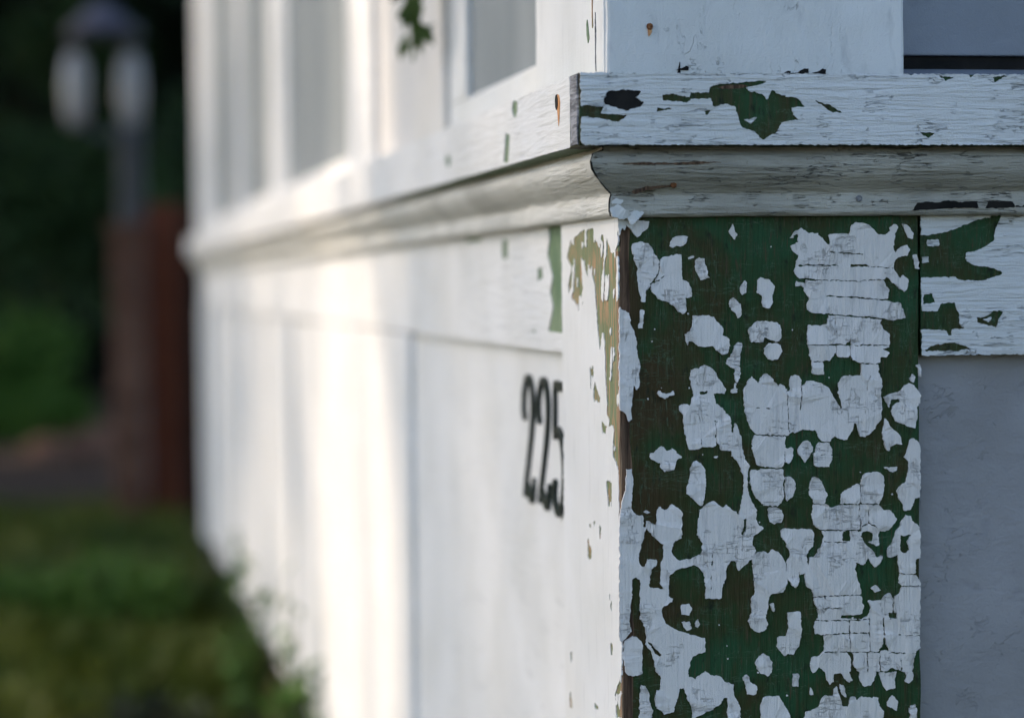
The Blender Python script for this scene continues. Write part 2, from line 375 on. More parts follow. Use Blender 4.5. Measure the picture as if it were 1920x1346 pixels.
def leaf_mesh(name, points, size, mat, parent=None, seed=0, droop=0.3):
    """Many small leaf-shaped faces at the given points."""
    r = random.Random(seed); vs, fs = [], []
    for p in points:
        s = size * r.uniform(0.6, 1.3)
        d = Vector((r.gauss(0, 1), r.gauss(0, 1), r.gauss(-droop, 0.8))).normalized()
        w = d.cross(Vector((r.gauss(0, 1), r.gauss(0, 1), r.gauss(0, 1)))).normalized()
        p = Vector(p); n = d.cross(w) * s * 0.12
        i = len(vs)
        vs += [p, p + d * s * 0.5 + w * s * 0.28 + n, p + d * s, p + d * s * 0.5 - w * s * 0.28 + n]
        fs.append((i, i + 1, i + 2, i + 3))
    me = bpy.data.meshes.new(name)
    me.from_pydata([tuple(v) for v in vs], [], fs)
    return link(name, me, mat, parent)
PAINT = {
 'post': [
  ['50,8896 48,8892 49,8880 49,8875 53,8867 61,8860 65,8854 78,8842 87,8827 95,8803 100,8797 118,8783 121,8784 133,8795 137,8800 142,8805 161,8830 169,8832 183,8842 188,8849 192,8864 192,8873 194,8879 192,8883 189,8886 182,8884 177,8885 170,8885 158,8888 124,8888 103,8892 79,8891 74,8894'],
  ['1547,8873 1512,8846 1509,8833 1509,8826 1507,8817 1506,8807 1502,8798 1494,8797 1467,8800 1453,8798 1430,8801 1404,8800 1389,8799 1373,8795 1363,8790 1365,8776 1373,8754 1376,8740 1374,8734 1368,8727 1364,8728 1357,8734 1337,8754 1323,8771 1315,8776 1312,8783 1300,8793 1293,8804 1279,8804 1273,8803 1257,8806 1245,8804 1235,8805 1215,8816 1210,8822 1198,8828 1187,8838 1182,8839 1176,8836 1170,8830 1158,8821 1149,8820 1136,8813 1129,8806 1124,8795 1113,8781 1111,8778 1113,8775 1129,8772 1132,8774 1131,8788 1134,8793 1147,8797 1157,8802 1160,8801 1162,8798 1161,8793 1163,8786 1161,8778 1162,8761 1166,8749 1162,8746 1154,8748 1152,8745 1152,8739 1122,8731 1113,8726 1112,8724 1119,8700 1137,8683 1150,8675 1155,8668 1160,8666 1163,8659 1163,8653 1160,8648 1158,8632 1152,8624 1153,8619 1153,8614 1145,8592 1137,8582 1132,8565 1138,8558 1142,8548 1148,8541 1154,8526 1159,8523 1168,8520 1176,8519 1182,8520 1189,8520 1201,8515 1208,8520 1217,8521 1222,8519 1231,8519 1236,8516 1243,8518 1254,8517 1266,8514 1277,8514 1282,8511 1289,8511 1299,8508 1313,8509 1319,8507 1324,8509 1335,8509 1342,8506 1356,8507 1366,8504 1361,8501 1347,8501 1342,8502 1333,8501 1326,8501 1317,8505 1299,8505 1291,8505 1285,8502 1276,8503 1268,8501 1257,8503 1250,8505 1241,8503 1233,8507 1220,8508 1215,8511 1211,8508 1211,8492 1208,8490 1199,8490 1187,8494 1171,8494 1159,8498 1153,8502 1151,8501 1146,8487 1146,8474 1152,8472 1176,8469 1180,8467 1185,8467 1197,8460 1198,8453 1195,8444 1199,8437 1223,8412 1230,8402 1231,8393 1227,8383 1228,8378 1223,8363 1217,8331 1218,8322 1229,8316 1236,8308 1243,8306 1250,8302 1314,8292 1331,8291 1342,8294 1363,8294 1370,8291 1388,8292 1407,8287 1434,8287 1444,8285 1450,8283 1460,8284 1481,8281 1506,8281 1538,8276 1547,8276 1559,8273 1575,8274 1589,8272 1625,8271 1644,8266 1674,8267 1681,8264 1689,8265 1696,8262 1706,8262 1712,8259 1721,8258 1731,8254 1754,8252 1770,8248 1790,8246 1809,8248 1826,8253 1833,8252 1847,8256 1867,8260 1867,8272 1858,8301 1859,8309 1857,8316 1853,8320 1847,8330 1845,8339 1837,8353 1824,8358 1814,8360 1803,8360 1780,8365 1762,8367 1748,8372 1737,8371 1730,8373 1718,8372 1704,8375 1698,8378 1695,8376 1670,8380 1659,8379 1650,8381 1638,8381 1631,8383 1622,8382 1611,8385 1592,8386 1586,8384 1569,8389 1560,8389 1525,8392 1505,8391 1489,8396 1464,8392 1456,8396 1445,8395 1433,8396 1415,8398 1410,8400 1403,8398 1373,8397 1364,8399 1355,8398 1352,8400 1351,8404 1353,8405 1359,8407 1366,8406 1378,8406 1403,8402 1424,8404 1441,8402 1450,8404 1459,8402 1493,8400 1502,8402 1518,8402 1525,8399 1556,8397 1585,8393 1597,8393 1611,8390 1618,8392 1625,8390 1633,8391 1643,8387 1661,8387 1696,8380 1709,8383 1748,8380 1752,8384 1760,8418 1766,8428 1767,8442 1752,8457 1741,8463 1739,8478 1731,8495 1727,8500 1724,8502 1710,8502 1701,8501 1694,8502 1685,8501 1674,8501 1665,8499 1656,8501 1653,8499 1640,8500 1631,8497 1626,8501 1633,8505 1646,8507 1656,8503 1667,8505 1674,8503 1683,8507 1694,8507 1703,8505 1729,8508 1740,8522 1744,8524 1751,8521 1759,8514 1764,8508 1772,8501 1776,8494 1798,8479 1807,8468 1816,8465 1837,8445 1847,8439 1850,8435 1857,8432 1862,8426 1866,8427 1871,8434 1878,8438 1886,8445 1889,8454 1895,8490 1894,8502 1890,8508 1881,8515 1875,8521 1859,8531 1850,8528 1838,8514 1832,8513 1825,8524 1821,8538 1813,8547 1794,8574 1792,8575 1785,8575 1782,8578 1787,8580 1794,8580 1796,8583 1795,8591 1798,8600 1800,8611 1799,8622 1801,8627 1828,8649 1842,8651 1848,8654 1878,8653 1883,8655 1886,8658 1892,8677 1899,8687 1902,8697 1902,8701 1887,8724 1884,8726 1873,8725 1853,8718 1839,8710 1834,8701 1817,8686 1814,8679 1809,8676 1805,8678 1794,8714 1795,8720 1798,8725 1797,8742 1801,8763 1801,8770 1802,8785 1801,8793 1812,8810 1818,8822 1825,8832 1825,8839 1820,8848 1815,8854 1808,8859 1804,8860 1801,8859 1783,8846 1779,8841 1770,8838 1767,8834 1766,8828 1775,8816 1774,8811 1758,8801 1747,8799 1739,8790 1729,8791 1720,8790 1713,8793 1695,8796 1691,8801 1680,8810 1676,8816 1644,8840 1637,8843 1629,8851 1618,8856 1604,8862 1584,8866 1577,8870 1572,8870 1563,8873 1554,8872', '1367,8688 1373,8689 1403,8687 1412,8685 1422,8687 1435,8683 1445,8683 1472,8680 1495,8681 1502,8678 1521,8677 1526,8674 1533,8675 1556,8672 1581,8673 1590,8671 1592,8668 1588,8664 1574,8668 1560,8667 1546,8671 1533,8670 1528,8673 1519,8671 1509,8672 1493,8672 1461,8675 1452,8678 1440,8675 1435,8679 1419,8678 1412,8680 1396,8681 1390,8683 1375,8683 1370,8685', '1308,8607 1325,8606 1344,8602 1353,8606 1358,8606 1381,8600 1381,8598 1370,8595 1362,8596 1346,8600 1341,8598 1332,8598 1323,8596 1305,8598 1296,8598 1288,8600 1279,8600 1272,8597 1249,8599 1219,8598 1207,8599 1177,8596 1168,8599 1165,8604 1167,8606 1172,8608 1182,8606 1200,8606 1210,8608 1217,8607 1230,8608 1237,8606 1260,8604 1270,8605 1279,8606 1288,8605 1295,8607 1300,8606', '1523,8605 1529,8606 1537,8603 1544,8605 1558,8603 1563,8605 1575,8603 1611,8604 1623,8603 1626,8601 1627,8594 1636,8592 1639,8589 1637,8587 1632,8587 1609,8590 1588,8588 1579,8590 1570,8589 1559,8591 1552,8589 1542,8591 1533,8589 1519,8589 1511,8590 1508,8592 1507,8602 1510,8605', '1397,8603 1400,8604 1418,8600 1430,8600 1433,8596 1430,8594 1425,8593 1397,8594 1385,8600 1388,8602', '1647,8591 1655,8589 1669,8591 1680,8587 1673,8584 1662,8583 1655,8588 1650,8586 1646,8587 1644,8589', '1685,8587 1692,8588 1705,8585 1710,8586 1715,8585 1723,8587 1735,8584 1747,8585 1758,8582 1765,8583 1770,8581 1770,8579 1766,8578 1756,8577 1705,8583 1698,8582 1681,8585', '1444,8506 1467,8502 1479,8504 1493,8501 1504,8505 1513,8502 1527,8503 1532,8505 1557,8501 1587,8504 1594,8503 1607,8506 1612,8503 1619,8503 1620,8501 1610,8499 1594,8499 1573,8496 1559,8500 1554,8498 1546,8498 1541,8496 1522,8498 1515,8500 1509,8497 1499,8498 1493,8500 1481,8497 1467,8499 1454,8497 1449,8499 1424,8501 1410,8499 1375,8501 1369,8504 1373,8506 1382,8506 1396,8505 1402,8504 1410,8506 1423,8505'],
  ['1856,8861 1855,8858 1863,8841 1875,8807 1879,8801 1894,8771 1902,8766 1916,8764 1920,8765 1923,8771 1926,8786 1929,8791 1928,8801 1921,8815 1914,8820 1905,8837 1892,8852 1886,8856 1881,8856 1874,8859'],
  ['734,8860 729,8848 712,8818 712,8804 718,8797 731,8791 738,8785 745,8773 746,8769 752,8764 755,8765 756,8769 757,8784 763,8795 763,8799 757,8814 754,8817 751,8834 737,8859 736,8861'],
  ['384,8791 367,8788 358,8782 351,8780 335,8765 329,8752 329,8743 325,8730 326,8725 333,8718 344,8719 371,8730 418,8730 430,8743 441,8767 439,8776 439,8781 441,8786 440,8789 437,8791 424,8791 396,8792'],
  ['141,8758 104,8750 90,8746 87,8742 82,8728 80,8708 81,8705 87,8695 87,8687 92,8680 93,8653 97,8640 107,8625 109,8618 114,8610 117,8601 118,8581 115,8570 114,8551 118,8528 119,8508 123,8493 121,8486 124,8478 125,8459 128,8453 131,8424 139,8406 140,8392 142,8386 146,8382 158,8378 162,8380 163,8382 167,8410 166,8419 168,8425 168,8435 171,8442 171,8452 186,8469 200,8480 200,8492 209,8497 213,8507 238,8547 247,8558 251,8577 254,8582 252,8587 255,8613 255,8620 258,8632 256,8640 252,8647 243,8660 240,8667 231,8677 216,8717 210,8726 205,8730 194,8741 182,8748 172,8750 155,8756'],
  ['362,8678 350,8667 341,8671 335,8668 316,8665 295,8665 286,8661 266,8645 261,8630 264,8618 262,8610 259,8605 260,8597 257,8592 256,8582 259,8573 255,8565 255,8557 252,8547 235,8526 226,8508 237,8510 252,8519 258,8519 260,8516 258,8514 244,8508 237,8507 230,8501 216,8497 200,8473 198,8463 211,8446 214,8438 250,8405 270,8391 280,8388 286,8388 299,8384 315,8381 324,8377 327,8373 328,8367 346,8354 376,8317 381,8314 399,8307 407,8302 426,8311 430,8324 428,8340 430,8365 426,8381 428,8391 425,8399 426,8402 429,8404 443,8404 465,8410 469,8412 467,8427 468,8435 466,8444 466,8457 459,8474 455,8479 449,8496 411,8520 405,8528 406,8545 404,8557 405,8570 402,8580 402,8589 404,8595 402,8609 403,8619 402,8641 399,8651 401,8657 401,8669 398,8672 390,8675', '292,8546 295,8546 294,8543 280,8529 277,8523 271,8521 269,8521 269,8523 274,8531 286,8543'],
  ['1935,8663 1928,8660 1924,8656 1926,8641 1925,8634 1930,8627 1931,8610 1935,8598 1939,8592 1940,8578 1943,8574 1959,8570 1965,8570 1968,8574 1963,8583 1963,8590 1960,8605 1961,8615 1958,8624 1958,8637 1955,8649 1955,8660 1951,8664'],
  ['478,8671 473,8668 452,8663 446,8660 445,8655 452,8647 459,8646 474,8650 479,8655 482,8667 481,8670'],
  ['510,8653 489,8638 491,8626 489,8600 493,8586 491,8579 492,8575 500,8563 502,8557 512,8544 524,8517 527,8515 532,8515 540,8515 547,8518 554,8518 562,8522 570,8527 584,8524 583,8530 578,8533 569,8547 570,8572 571,8584 561,8601 555,8612 551,8617 550,8622 551,8639 549,8648 547,8649 538,8651 526,8650 517,8654'],
  ['914,8525 903,8521 893,8512 894,8507 892,8500 895,8490 894,8480 895,8466 893,8458 894,8449 891,8441 892,8436 896,8426 906,8422 910,8418 920,8412 926,8405 926,8383 927,8378 923,8370 923,8365 930,8341 944,8333 965,8333 974,8339 975,8344 986,8357 987,8362 991,8369 995,8382 993,8401 993,8411 995,8416 997,8430 1008,8455 1008,8462 999,8482 992,8491 975,8507 961,8515 942,8519 935,8523 923,8526'],
  ['813,8510 808,8507 797,8493 788,8477 780,8467 779,8464 782,8444 780,8439 781,8435 784,8429 794,8418 798,8416 803,8417 807,8422 821,8433 822,8437 821,8445 824,8457 825,8470 823,8479 826,8487 818,8508 816,8510'],
  ['730,8403 721,8392 713,8386 711,8379 705,8367 705,8364 713,8342 745,8308 762,8281 764,8273 766,8271 769,8270 783,8277 785,8280 787,8291 785,8301 787,8323 785,8353 781,8360 769,8368 766,8374 751,8385 735,8402'],
  ['1,8349 -1,8347 -3,8319 -1,8307 -2,8299 -1,8285 -3,8279 -2,8269 -5,8260 -3,8249 -4,8235 -2,8227 -3,8214 -2,8209 -6,8197 -3,8185 -5,8155 -3,8130 -6,8124 -2,8113 -6,8093 -4,8075 -6,8065 -4,8060 -4,8053 -5,8047 -5,8017 -7,7992 -5,7958 -7,7923 -5,7913 -7,7890 -6,7873 -8,7865 -5,7850 -7,7843 -8,7804 -5,7776 -8,7756 -7,7749 -9,7719 -7,7712 -5,7709 1,7705 7,7704 22,7696 27,7689 35,7683 42,7668 49,7644 54,7633 57,7634 64,7645 71,7650 77,7666 70,7677 67,7686 69,7713 75,7741 75,7748 77,7753 77,7771 79,7781 81,7786 80,7796 83,7803 82,7820 86,7855 89,7859 94,7854 99,7843 100,7834 104,7830 107,7830 125,7862 125,7882 121,7923 130,7981 127,7986 122,8015 121,8023 118,8035 117,8048 114,8060 115,8065 110,8097 111,8108 109,8115 109,8122 108,8138 105,8147 104,8157 101,8164 97,8182 95,8196 91,8202 91,8209 77,8228 64,8249 65,8271 62,8278 63,8291 61,8310 57,8315 52,8319 45,8320 38,8326 33,8327 21,8332 4,8348'],
  ['134,8332 131,8327 130,8317 132,8312 131,8304 132,8297 131,8284 132,8272 131,8265 131,8257 126,8250 124,8230 120,8219 121,8216 124,8214 142,8214 149,8217 147,8222 152,8235 150,8242 151,8272 153,8295 156,8312 156,8327 153,8332 137,8333'],
  ['1405,8283 1395,8280 1370,8283 1358,8282 1361,8277 1361,8268 1357,8258 1355,8244 1350,8238 1348,8231 1341,8227 1334,8226 1324,8221 1315,8218 1304,8220 1297,8218 1292,8219 1278,8218 1252,8220 1238,8220 1231,8222 1225,8220 1221,8209 1222,8194 1220,8187 1221,8172 1219,8165 1219,8146 1217,8136 1219,8131 1219,8124 1221,8106 1228,8100 1240,8099 1252,8095 1267,8100 1300,8098 1314,8100 1334,8097 1346,8099 1355,8097 1367,8098 1383,8100 1390,8098 1404,8097 1408,8098 1411,8104 1415,8099 1418,8097 1441,8098 1455,8095 1475,8096 1478,8098 1475,8105 1480,8109 1492,8112 1500,8119 1503,8147 1505,8151 1507,8151 1509,8147 1507,8141 1509,8129 1507,8122 1508,8117 1505,8110 1505,8100 1507,8097 1518,8093 1510,8090 1506,8086 1505,8078 1505,8069 1501,8058 1496,8085 1487,8089 1441,8089 1434,8090 1416,8089 1414,8088 1413,8079 1414,8072 1411,8067 1409,8071 1410,8077 1407,8088 1399,8090 1392,8089 1369,8091 1358,8090 1335,8093 1326,8091 1305,8090 1298,8092 1275,8091 1258,8094 1240,8094 1228,8092 1225,8087 1228,8080 1226,8073 1229,8067 1230,8053 1233,8046 1233,8033 1243,8005 1246,8002 1251,7993 1249,7982 1251,7975 1251,7966 1253,7961 1254,7942 1252,7920 1256,7914 1271,7908 1279,7909 1313,7906 1323,7906 1327,7909 1329,7917 1324,7931 1328,7948 1324,7962 1325,7972 1324,7982 1322,7985 1315,7988 1298,7986 1278,7987 1266,7986 1256,7992 1275,7996 1296,7992 1306,7994 1315,7992 1335,7994 1356,7991 1363,7992 1381,8013 1392,8028 1395,8035 1408,8045 1409,8060 1411,8064 1414,8057 1412,8050 1415,8043 1414,8038 1419,8028 1421,8018 1423,8016 1430,8015 1453,8017 1462,8014 1467,8016 1481,8016 1490,8019 1497,8025 1497,8035 1501,8054 1503,8044 1505,8020 1516,8006 1522,7996 1534,7990 1541,7983 1548,7981 1557,7977 1586,7979 1598,7973 1607,7977 1614,7975 1634,7975 1641,7972 1653,7974 1665,7971 1667,7970 1651,7967 1641,7970 1626,7967 1617,7969 1605,7968 1596,7971 1584,7970 1577,7968 1578,7959 1574,7930 1575,7918 1571,7907 1571,7900 1567,7896 1548,7897 1520,7896 1498,7898 1493,7897 1484,7897 1475,7894 1459,7894 1450,7891 1445,7888 1444,7882 1437,7870 1425,7856 1422,7845 1422,7828 1424,7822 1425,7812 1428,7807 1424,7799 1424,7788 1437,7734 1442,7720 1440,7708 1444,7693 1440,7680 1433,7688 1432,7696 1420,7721 1415,7729 1408,7736 1406,7745 1389,7769 1383,7782 1362,7812 1357,7824 1351,7830 1344,7832 1328,7843 1305,7854 1281,7859 1270,7860 1265,7863 1261,7863 1244,7869 1233,7870 1226,7866 1212,7864 1191,7842 1187,7839 1182,7840 1180,7839 1178,7835 1180,7818 1177,7812 1180,7800 1179,7786 1177,7779 1180,7771 1178,7759 1179,7752 1178,7746 1175,7742 1177,7732 1177,7706 1175,7695 1176,7688 1175,7686 1172,7685 1169,7688 1168,7703 1169,7710 1173,7718 1172,7732 1174,7744 1171,7761 1174,7778 1172,7790 1175,7825 1174,7830 1174,7859 1177,7864 1174,7873 1175,7879 1174,7890 1165,7902 1137,7913 1113,7899 1110,7891 1106,7884 1105,7877 1101,7864 1103,7850 1101,7842 1104,7833 1105,7821 1103,7810 1101,7806 1098,7805 1086,7803 1088,7795 1086,7786 1089,7776 1087,7762 1089,7752 1088,7740 1090,7735 1091,7723 1088,7710 1085,7714 1083,7718 1086,7734 1085,7742 1081,7754 1084,7764 1082,7776 1080,7781 1082,7795 1081,7801 1085,7812 1084,7816 1078,7822 1076,7829 1070,7834 1050,7845 1044,7851 1036,7848 1029,7839 1024,7838 1018,7845 1014,7853 1001,7867 991,7885 977,7897 967,7912 958,7919 935,7916 925,7909 918,7900 912,7896 898,7862 893,7858 884,7878 878,7881 873,7888 862,7894 859,7900 857,7900 848,7893 838,7889 830,7879 826,7874 820,7855 812,7845 809,7837 798,7817 800,7810 799,7805 800,7763 802,7747 805,7741 803,7722 805,7715 806,7690 808,7680 811,7675 815,7648 819,7641 818,7636 821,7627 826,7619 828,7608 841,7585 845,7573 860,7554 868,7548 877,7537 894,7535 903,7536 922,7534 954,7535 975,7530 982,7533 1011,7528 1025,7529 1034,7528 1045,7525 1052,7525 1062,7527 1080,7524 1090,7525 1094,7527 1096,7530 1095,7537 1096,7540 1093,7547 1093,7562 1091,7569 1092,7593 1090,7606 1093,7613 1094,7613 1096,7608 1098,7572 1098,7561 1101,7550 1098,7540 1101,7535 1104,7535 1115,7543 1136,7539 1150,7546 1166,7552 1173,7556 1189,7559 1196,7557 1208,7557 1224,7554 1229,7555 1249,7553 1266,7555 1275,7542 1276,7536 1290,7511 1294,7497 1302,7488 1322,7481 1361,7479 1366,7480 1369,7482 1371,7494 1375,7495 1388,7505 1391,7510 1395,7511 1428,7494 1446,7491 1451,7487 1476,7489 1482,7496 1491,7518 1504,7537 1513,7547 1516,7559 1515,7566 1521,7579 1520,7589 1523,7592 1535,7592 1539,7589 1550,7558 1548,7549 1553,7544 1553,7539 1555,7534 1558,7515 1584,7502 1593,7504 1600,7507 1604,7512 1624,7520 1631,7527 1640,7532 1644,7539 1651,7546 1654,7552 1666,7560 1670,7566 1680,7576 1692,7593 1696,7606 1701,7612 1707,7631 1705,7643 1708,7662 1710,7669 1711,7679 1708,7695 1710,7713 1709,7730 1710,7737 1701,7783 1703,7788 1705,7802 1713,7819 1714,7831 1712,7841 1714,7851 1702,7892 1698,7898 1692,7911 1692,7940 1690,7961 1687,7964 1678,7966 1670,7971 1683,7974 1694,7973 1699,7975 1704,7991 1703,8002 1705,8007 1705,8012 1708,8015 1739,8009 1748,8016 1753,8025 1761,8033 1763,8040 1741,8052 1725,8057 1719,8064 1721,8067 1728,8066 1734,8069 1739,8069 1744,8072 1755,8072 1761,8076 1763,8081 1762,8083 1757,8086 1748,8084 1734,8085 1728,8083 1716,8086 1703,8084 1693,8086 1666,8083 1652,8087 1656,8092 1666,8093 1686,8090 1711,8091 1718,8089 1730,8089 1737,8091 1746,8089 1752,8091 1757,8088 1762,8090 1766,8094 1769,8106 1767,8118 1769,8133 1767,8147 1768,8162 1759,8167 1745,8178 1722,8190 1717,8195 1709,8213 1708,8219 1705,8225 1703,8231 1712,8248 1708,8253 1694,8253 1689,8255 1664,8255 1653,8258 1641,8258 1635,8260 1603,8262 1598,8264 1582,8264 1573,8267 1564,8266 1541,8270 1534,8269 1527,8270 1510,8269 1501,8272 1474,8273 1451,8278 1427,8277', '1410,8189 1414,8190 1416,8188 1413,8179 1415,8145 1411,8137 1408,8147', '1622,8093 1638,8093 1647,8091 1650,8087 1638,8084 1615,8084 1609,8086 1597,8086 1592,8088 1585,8086 1574,8086 1566,8089 1565,8090 1574,8093 1590,8093 1595,8091', '1536,8093 1547,8094 1563,8090 1563,8089 1554,8085 1535,8087 1530,8088 1527,8091', '1636,7894 1640,7894 1641,7892 1638,7883 1621,7860 1621,7851 1617,7841 1619,7824 1617,7816 1618,7807 1615,7803 1612,7805 1611,7811 1615,7838 1616,7839 1615,7845 1616,7858 1625,7877', '1088,7705 1094,7693 1092,7673 1096,7649 1094,7642 1095,7630 1093,7620 1094,7615 1093,7614 1092,7620 1090,7625 1090,7630 1086,7652 1087,7674 1085,7690 1086,7696 1086,7701', '890,7705 902,7705 907,7701 904,7699 885,7698 880,7700 878,7702 879,7704', '953,7702 960,7703 969,7702 974,7699 973,7697 967,7695 953,7694 948,7696 944,7699 946,7701'],
  ['473,8291 469,8290 468,8288 470,8274 468,8263 469,8248 466,8243 464,8227 456,8197 453,8195 439,8189 433,8183 424,8178 421,8174 424,8159 423,8153 426,8146 428,8131 433,8110 435,8110 437,8112 438,8119 442,8127 449,8132 463,8127 473,8125 492,8110 499,8108 509,8100 518,8096 551,8091 571,8097 580,8097 598,8101 603,8098 612,8088 623,8072 633,8065 639,8059 646,8057 658,8046 672,8043 696,8052 698,8056 699,8063 702,8068 703,8076 708,8083 709,8091 713,8100 712,8106 709,8111 707,8123 705,8145 704,8148 681,8160 673,8162 665,8169 664,8173 669,8198 670,8208 668,8215 663,8225 653,8233 650,8238 647,8241 630,8246 623,8250 607,8278 601,8283 564,8290 551,8289 537,8291 519,8289 514,8290 509,8289 492,8292'],
  ['926,8252 908,8251 882,8245 872,8241 865,8235 854,8222 842,8214 834,8201 833,8197 836,8185 836,8177 841,8168 842,8150 845,8143 847,8128 849,8121 852,8119 872,8121 885,8119 897,8121 907,8117 911,8119 927,8121 929,8123 935,8138 939,8142 941,8148 943,8149 951,8146 962,8137 976,8129 1002,8126 1014,8122 1028,8123 1035,8127 1043,8135 1049,8145 1046,8171 1047,8177 1044,8198 1045,8211 1041,8216 1037,8225 1032,8230 1026,8233 1024,8241 1015,8244 1010,8243 980,8247 966,8247 957,8249 938,8249'],
  ['764,8121 757,8117 744,8094 741,8091 732,8064 720,8044 717,8033 699,8020 693,8012 687,8001 684,7991 689,7982 694,7978 706,7965 734,7955 742,7954 744,7953 744,7937 742,7921 743,7912 740,7900 741,7892 740,7887 745,7872 752,7865 756,7866 760,7875 766,7881 774,7893 773,7903 774,7913 778,7923 775,7939 778,7957 774,7966 776,7971 776,7981 778,7989 777,7999 779,8006 778,8013 780,8033 782,8040 784,8058 787,8066 788,8080 793,8098 792,8114 789,8115 780,8115'],
  ['1002,8111 988,8108 979,8110 968,8108 946,8091 933,8073 940,8056 938,8049 939,8044 948,8034 950,8028 956,8023 961,8017 963,8010 968,8006 989,7999 1013,8006 1024,8007 1028,8009 1045,8041 1046,8047 1051,8057 1048,8074 1044,8085 1040,8098 1009,8112'],
  ['1947,7961 1943,7958 1941,7955 1956,7933 1959,7904 1961,7898 1961,7892 1966,7883 1973,7882 1975,7886 1973,7896 1974,7903 1972,7910 1972,7920 1974,7936 1969,7948 1968,7956 1965,7960 1960,7959'],
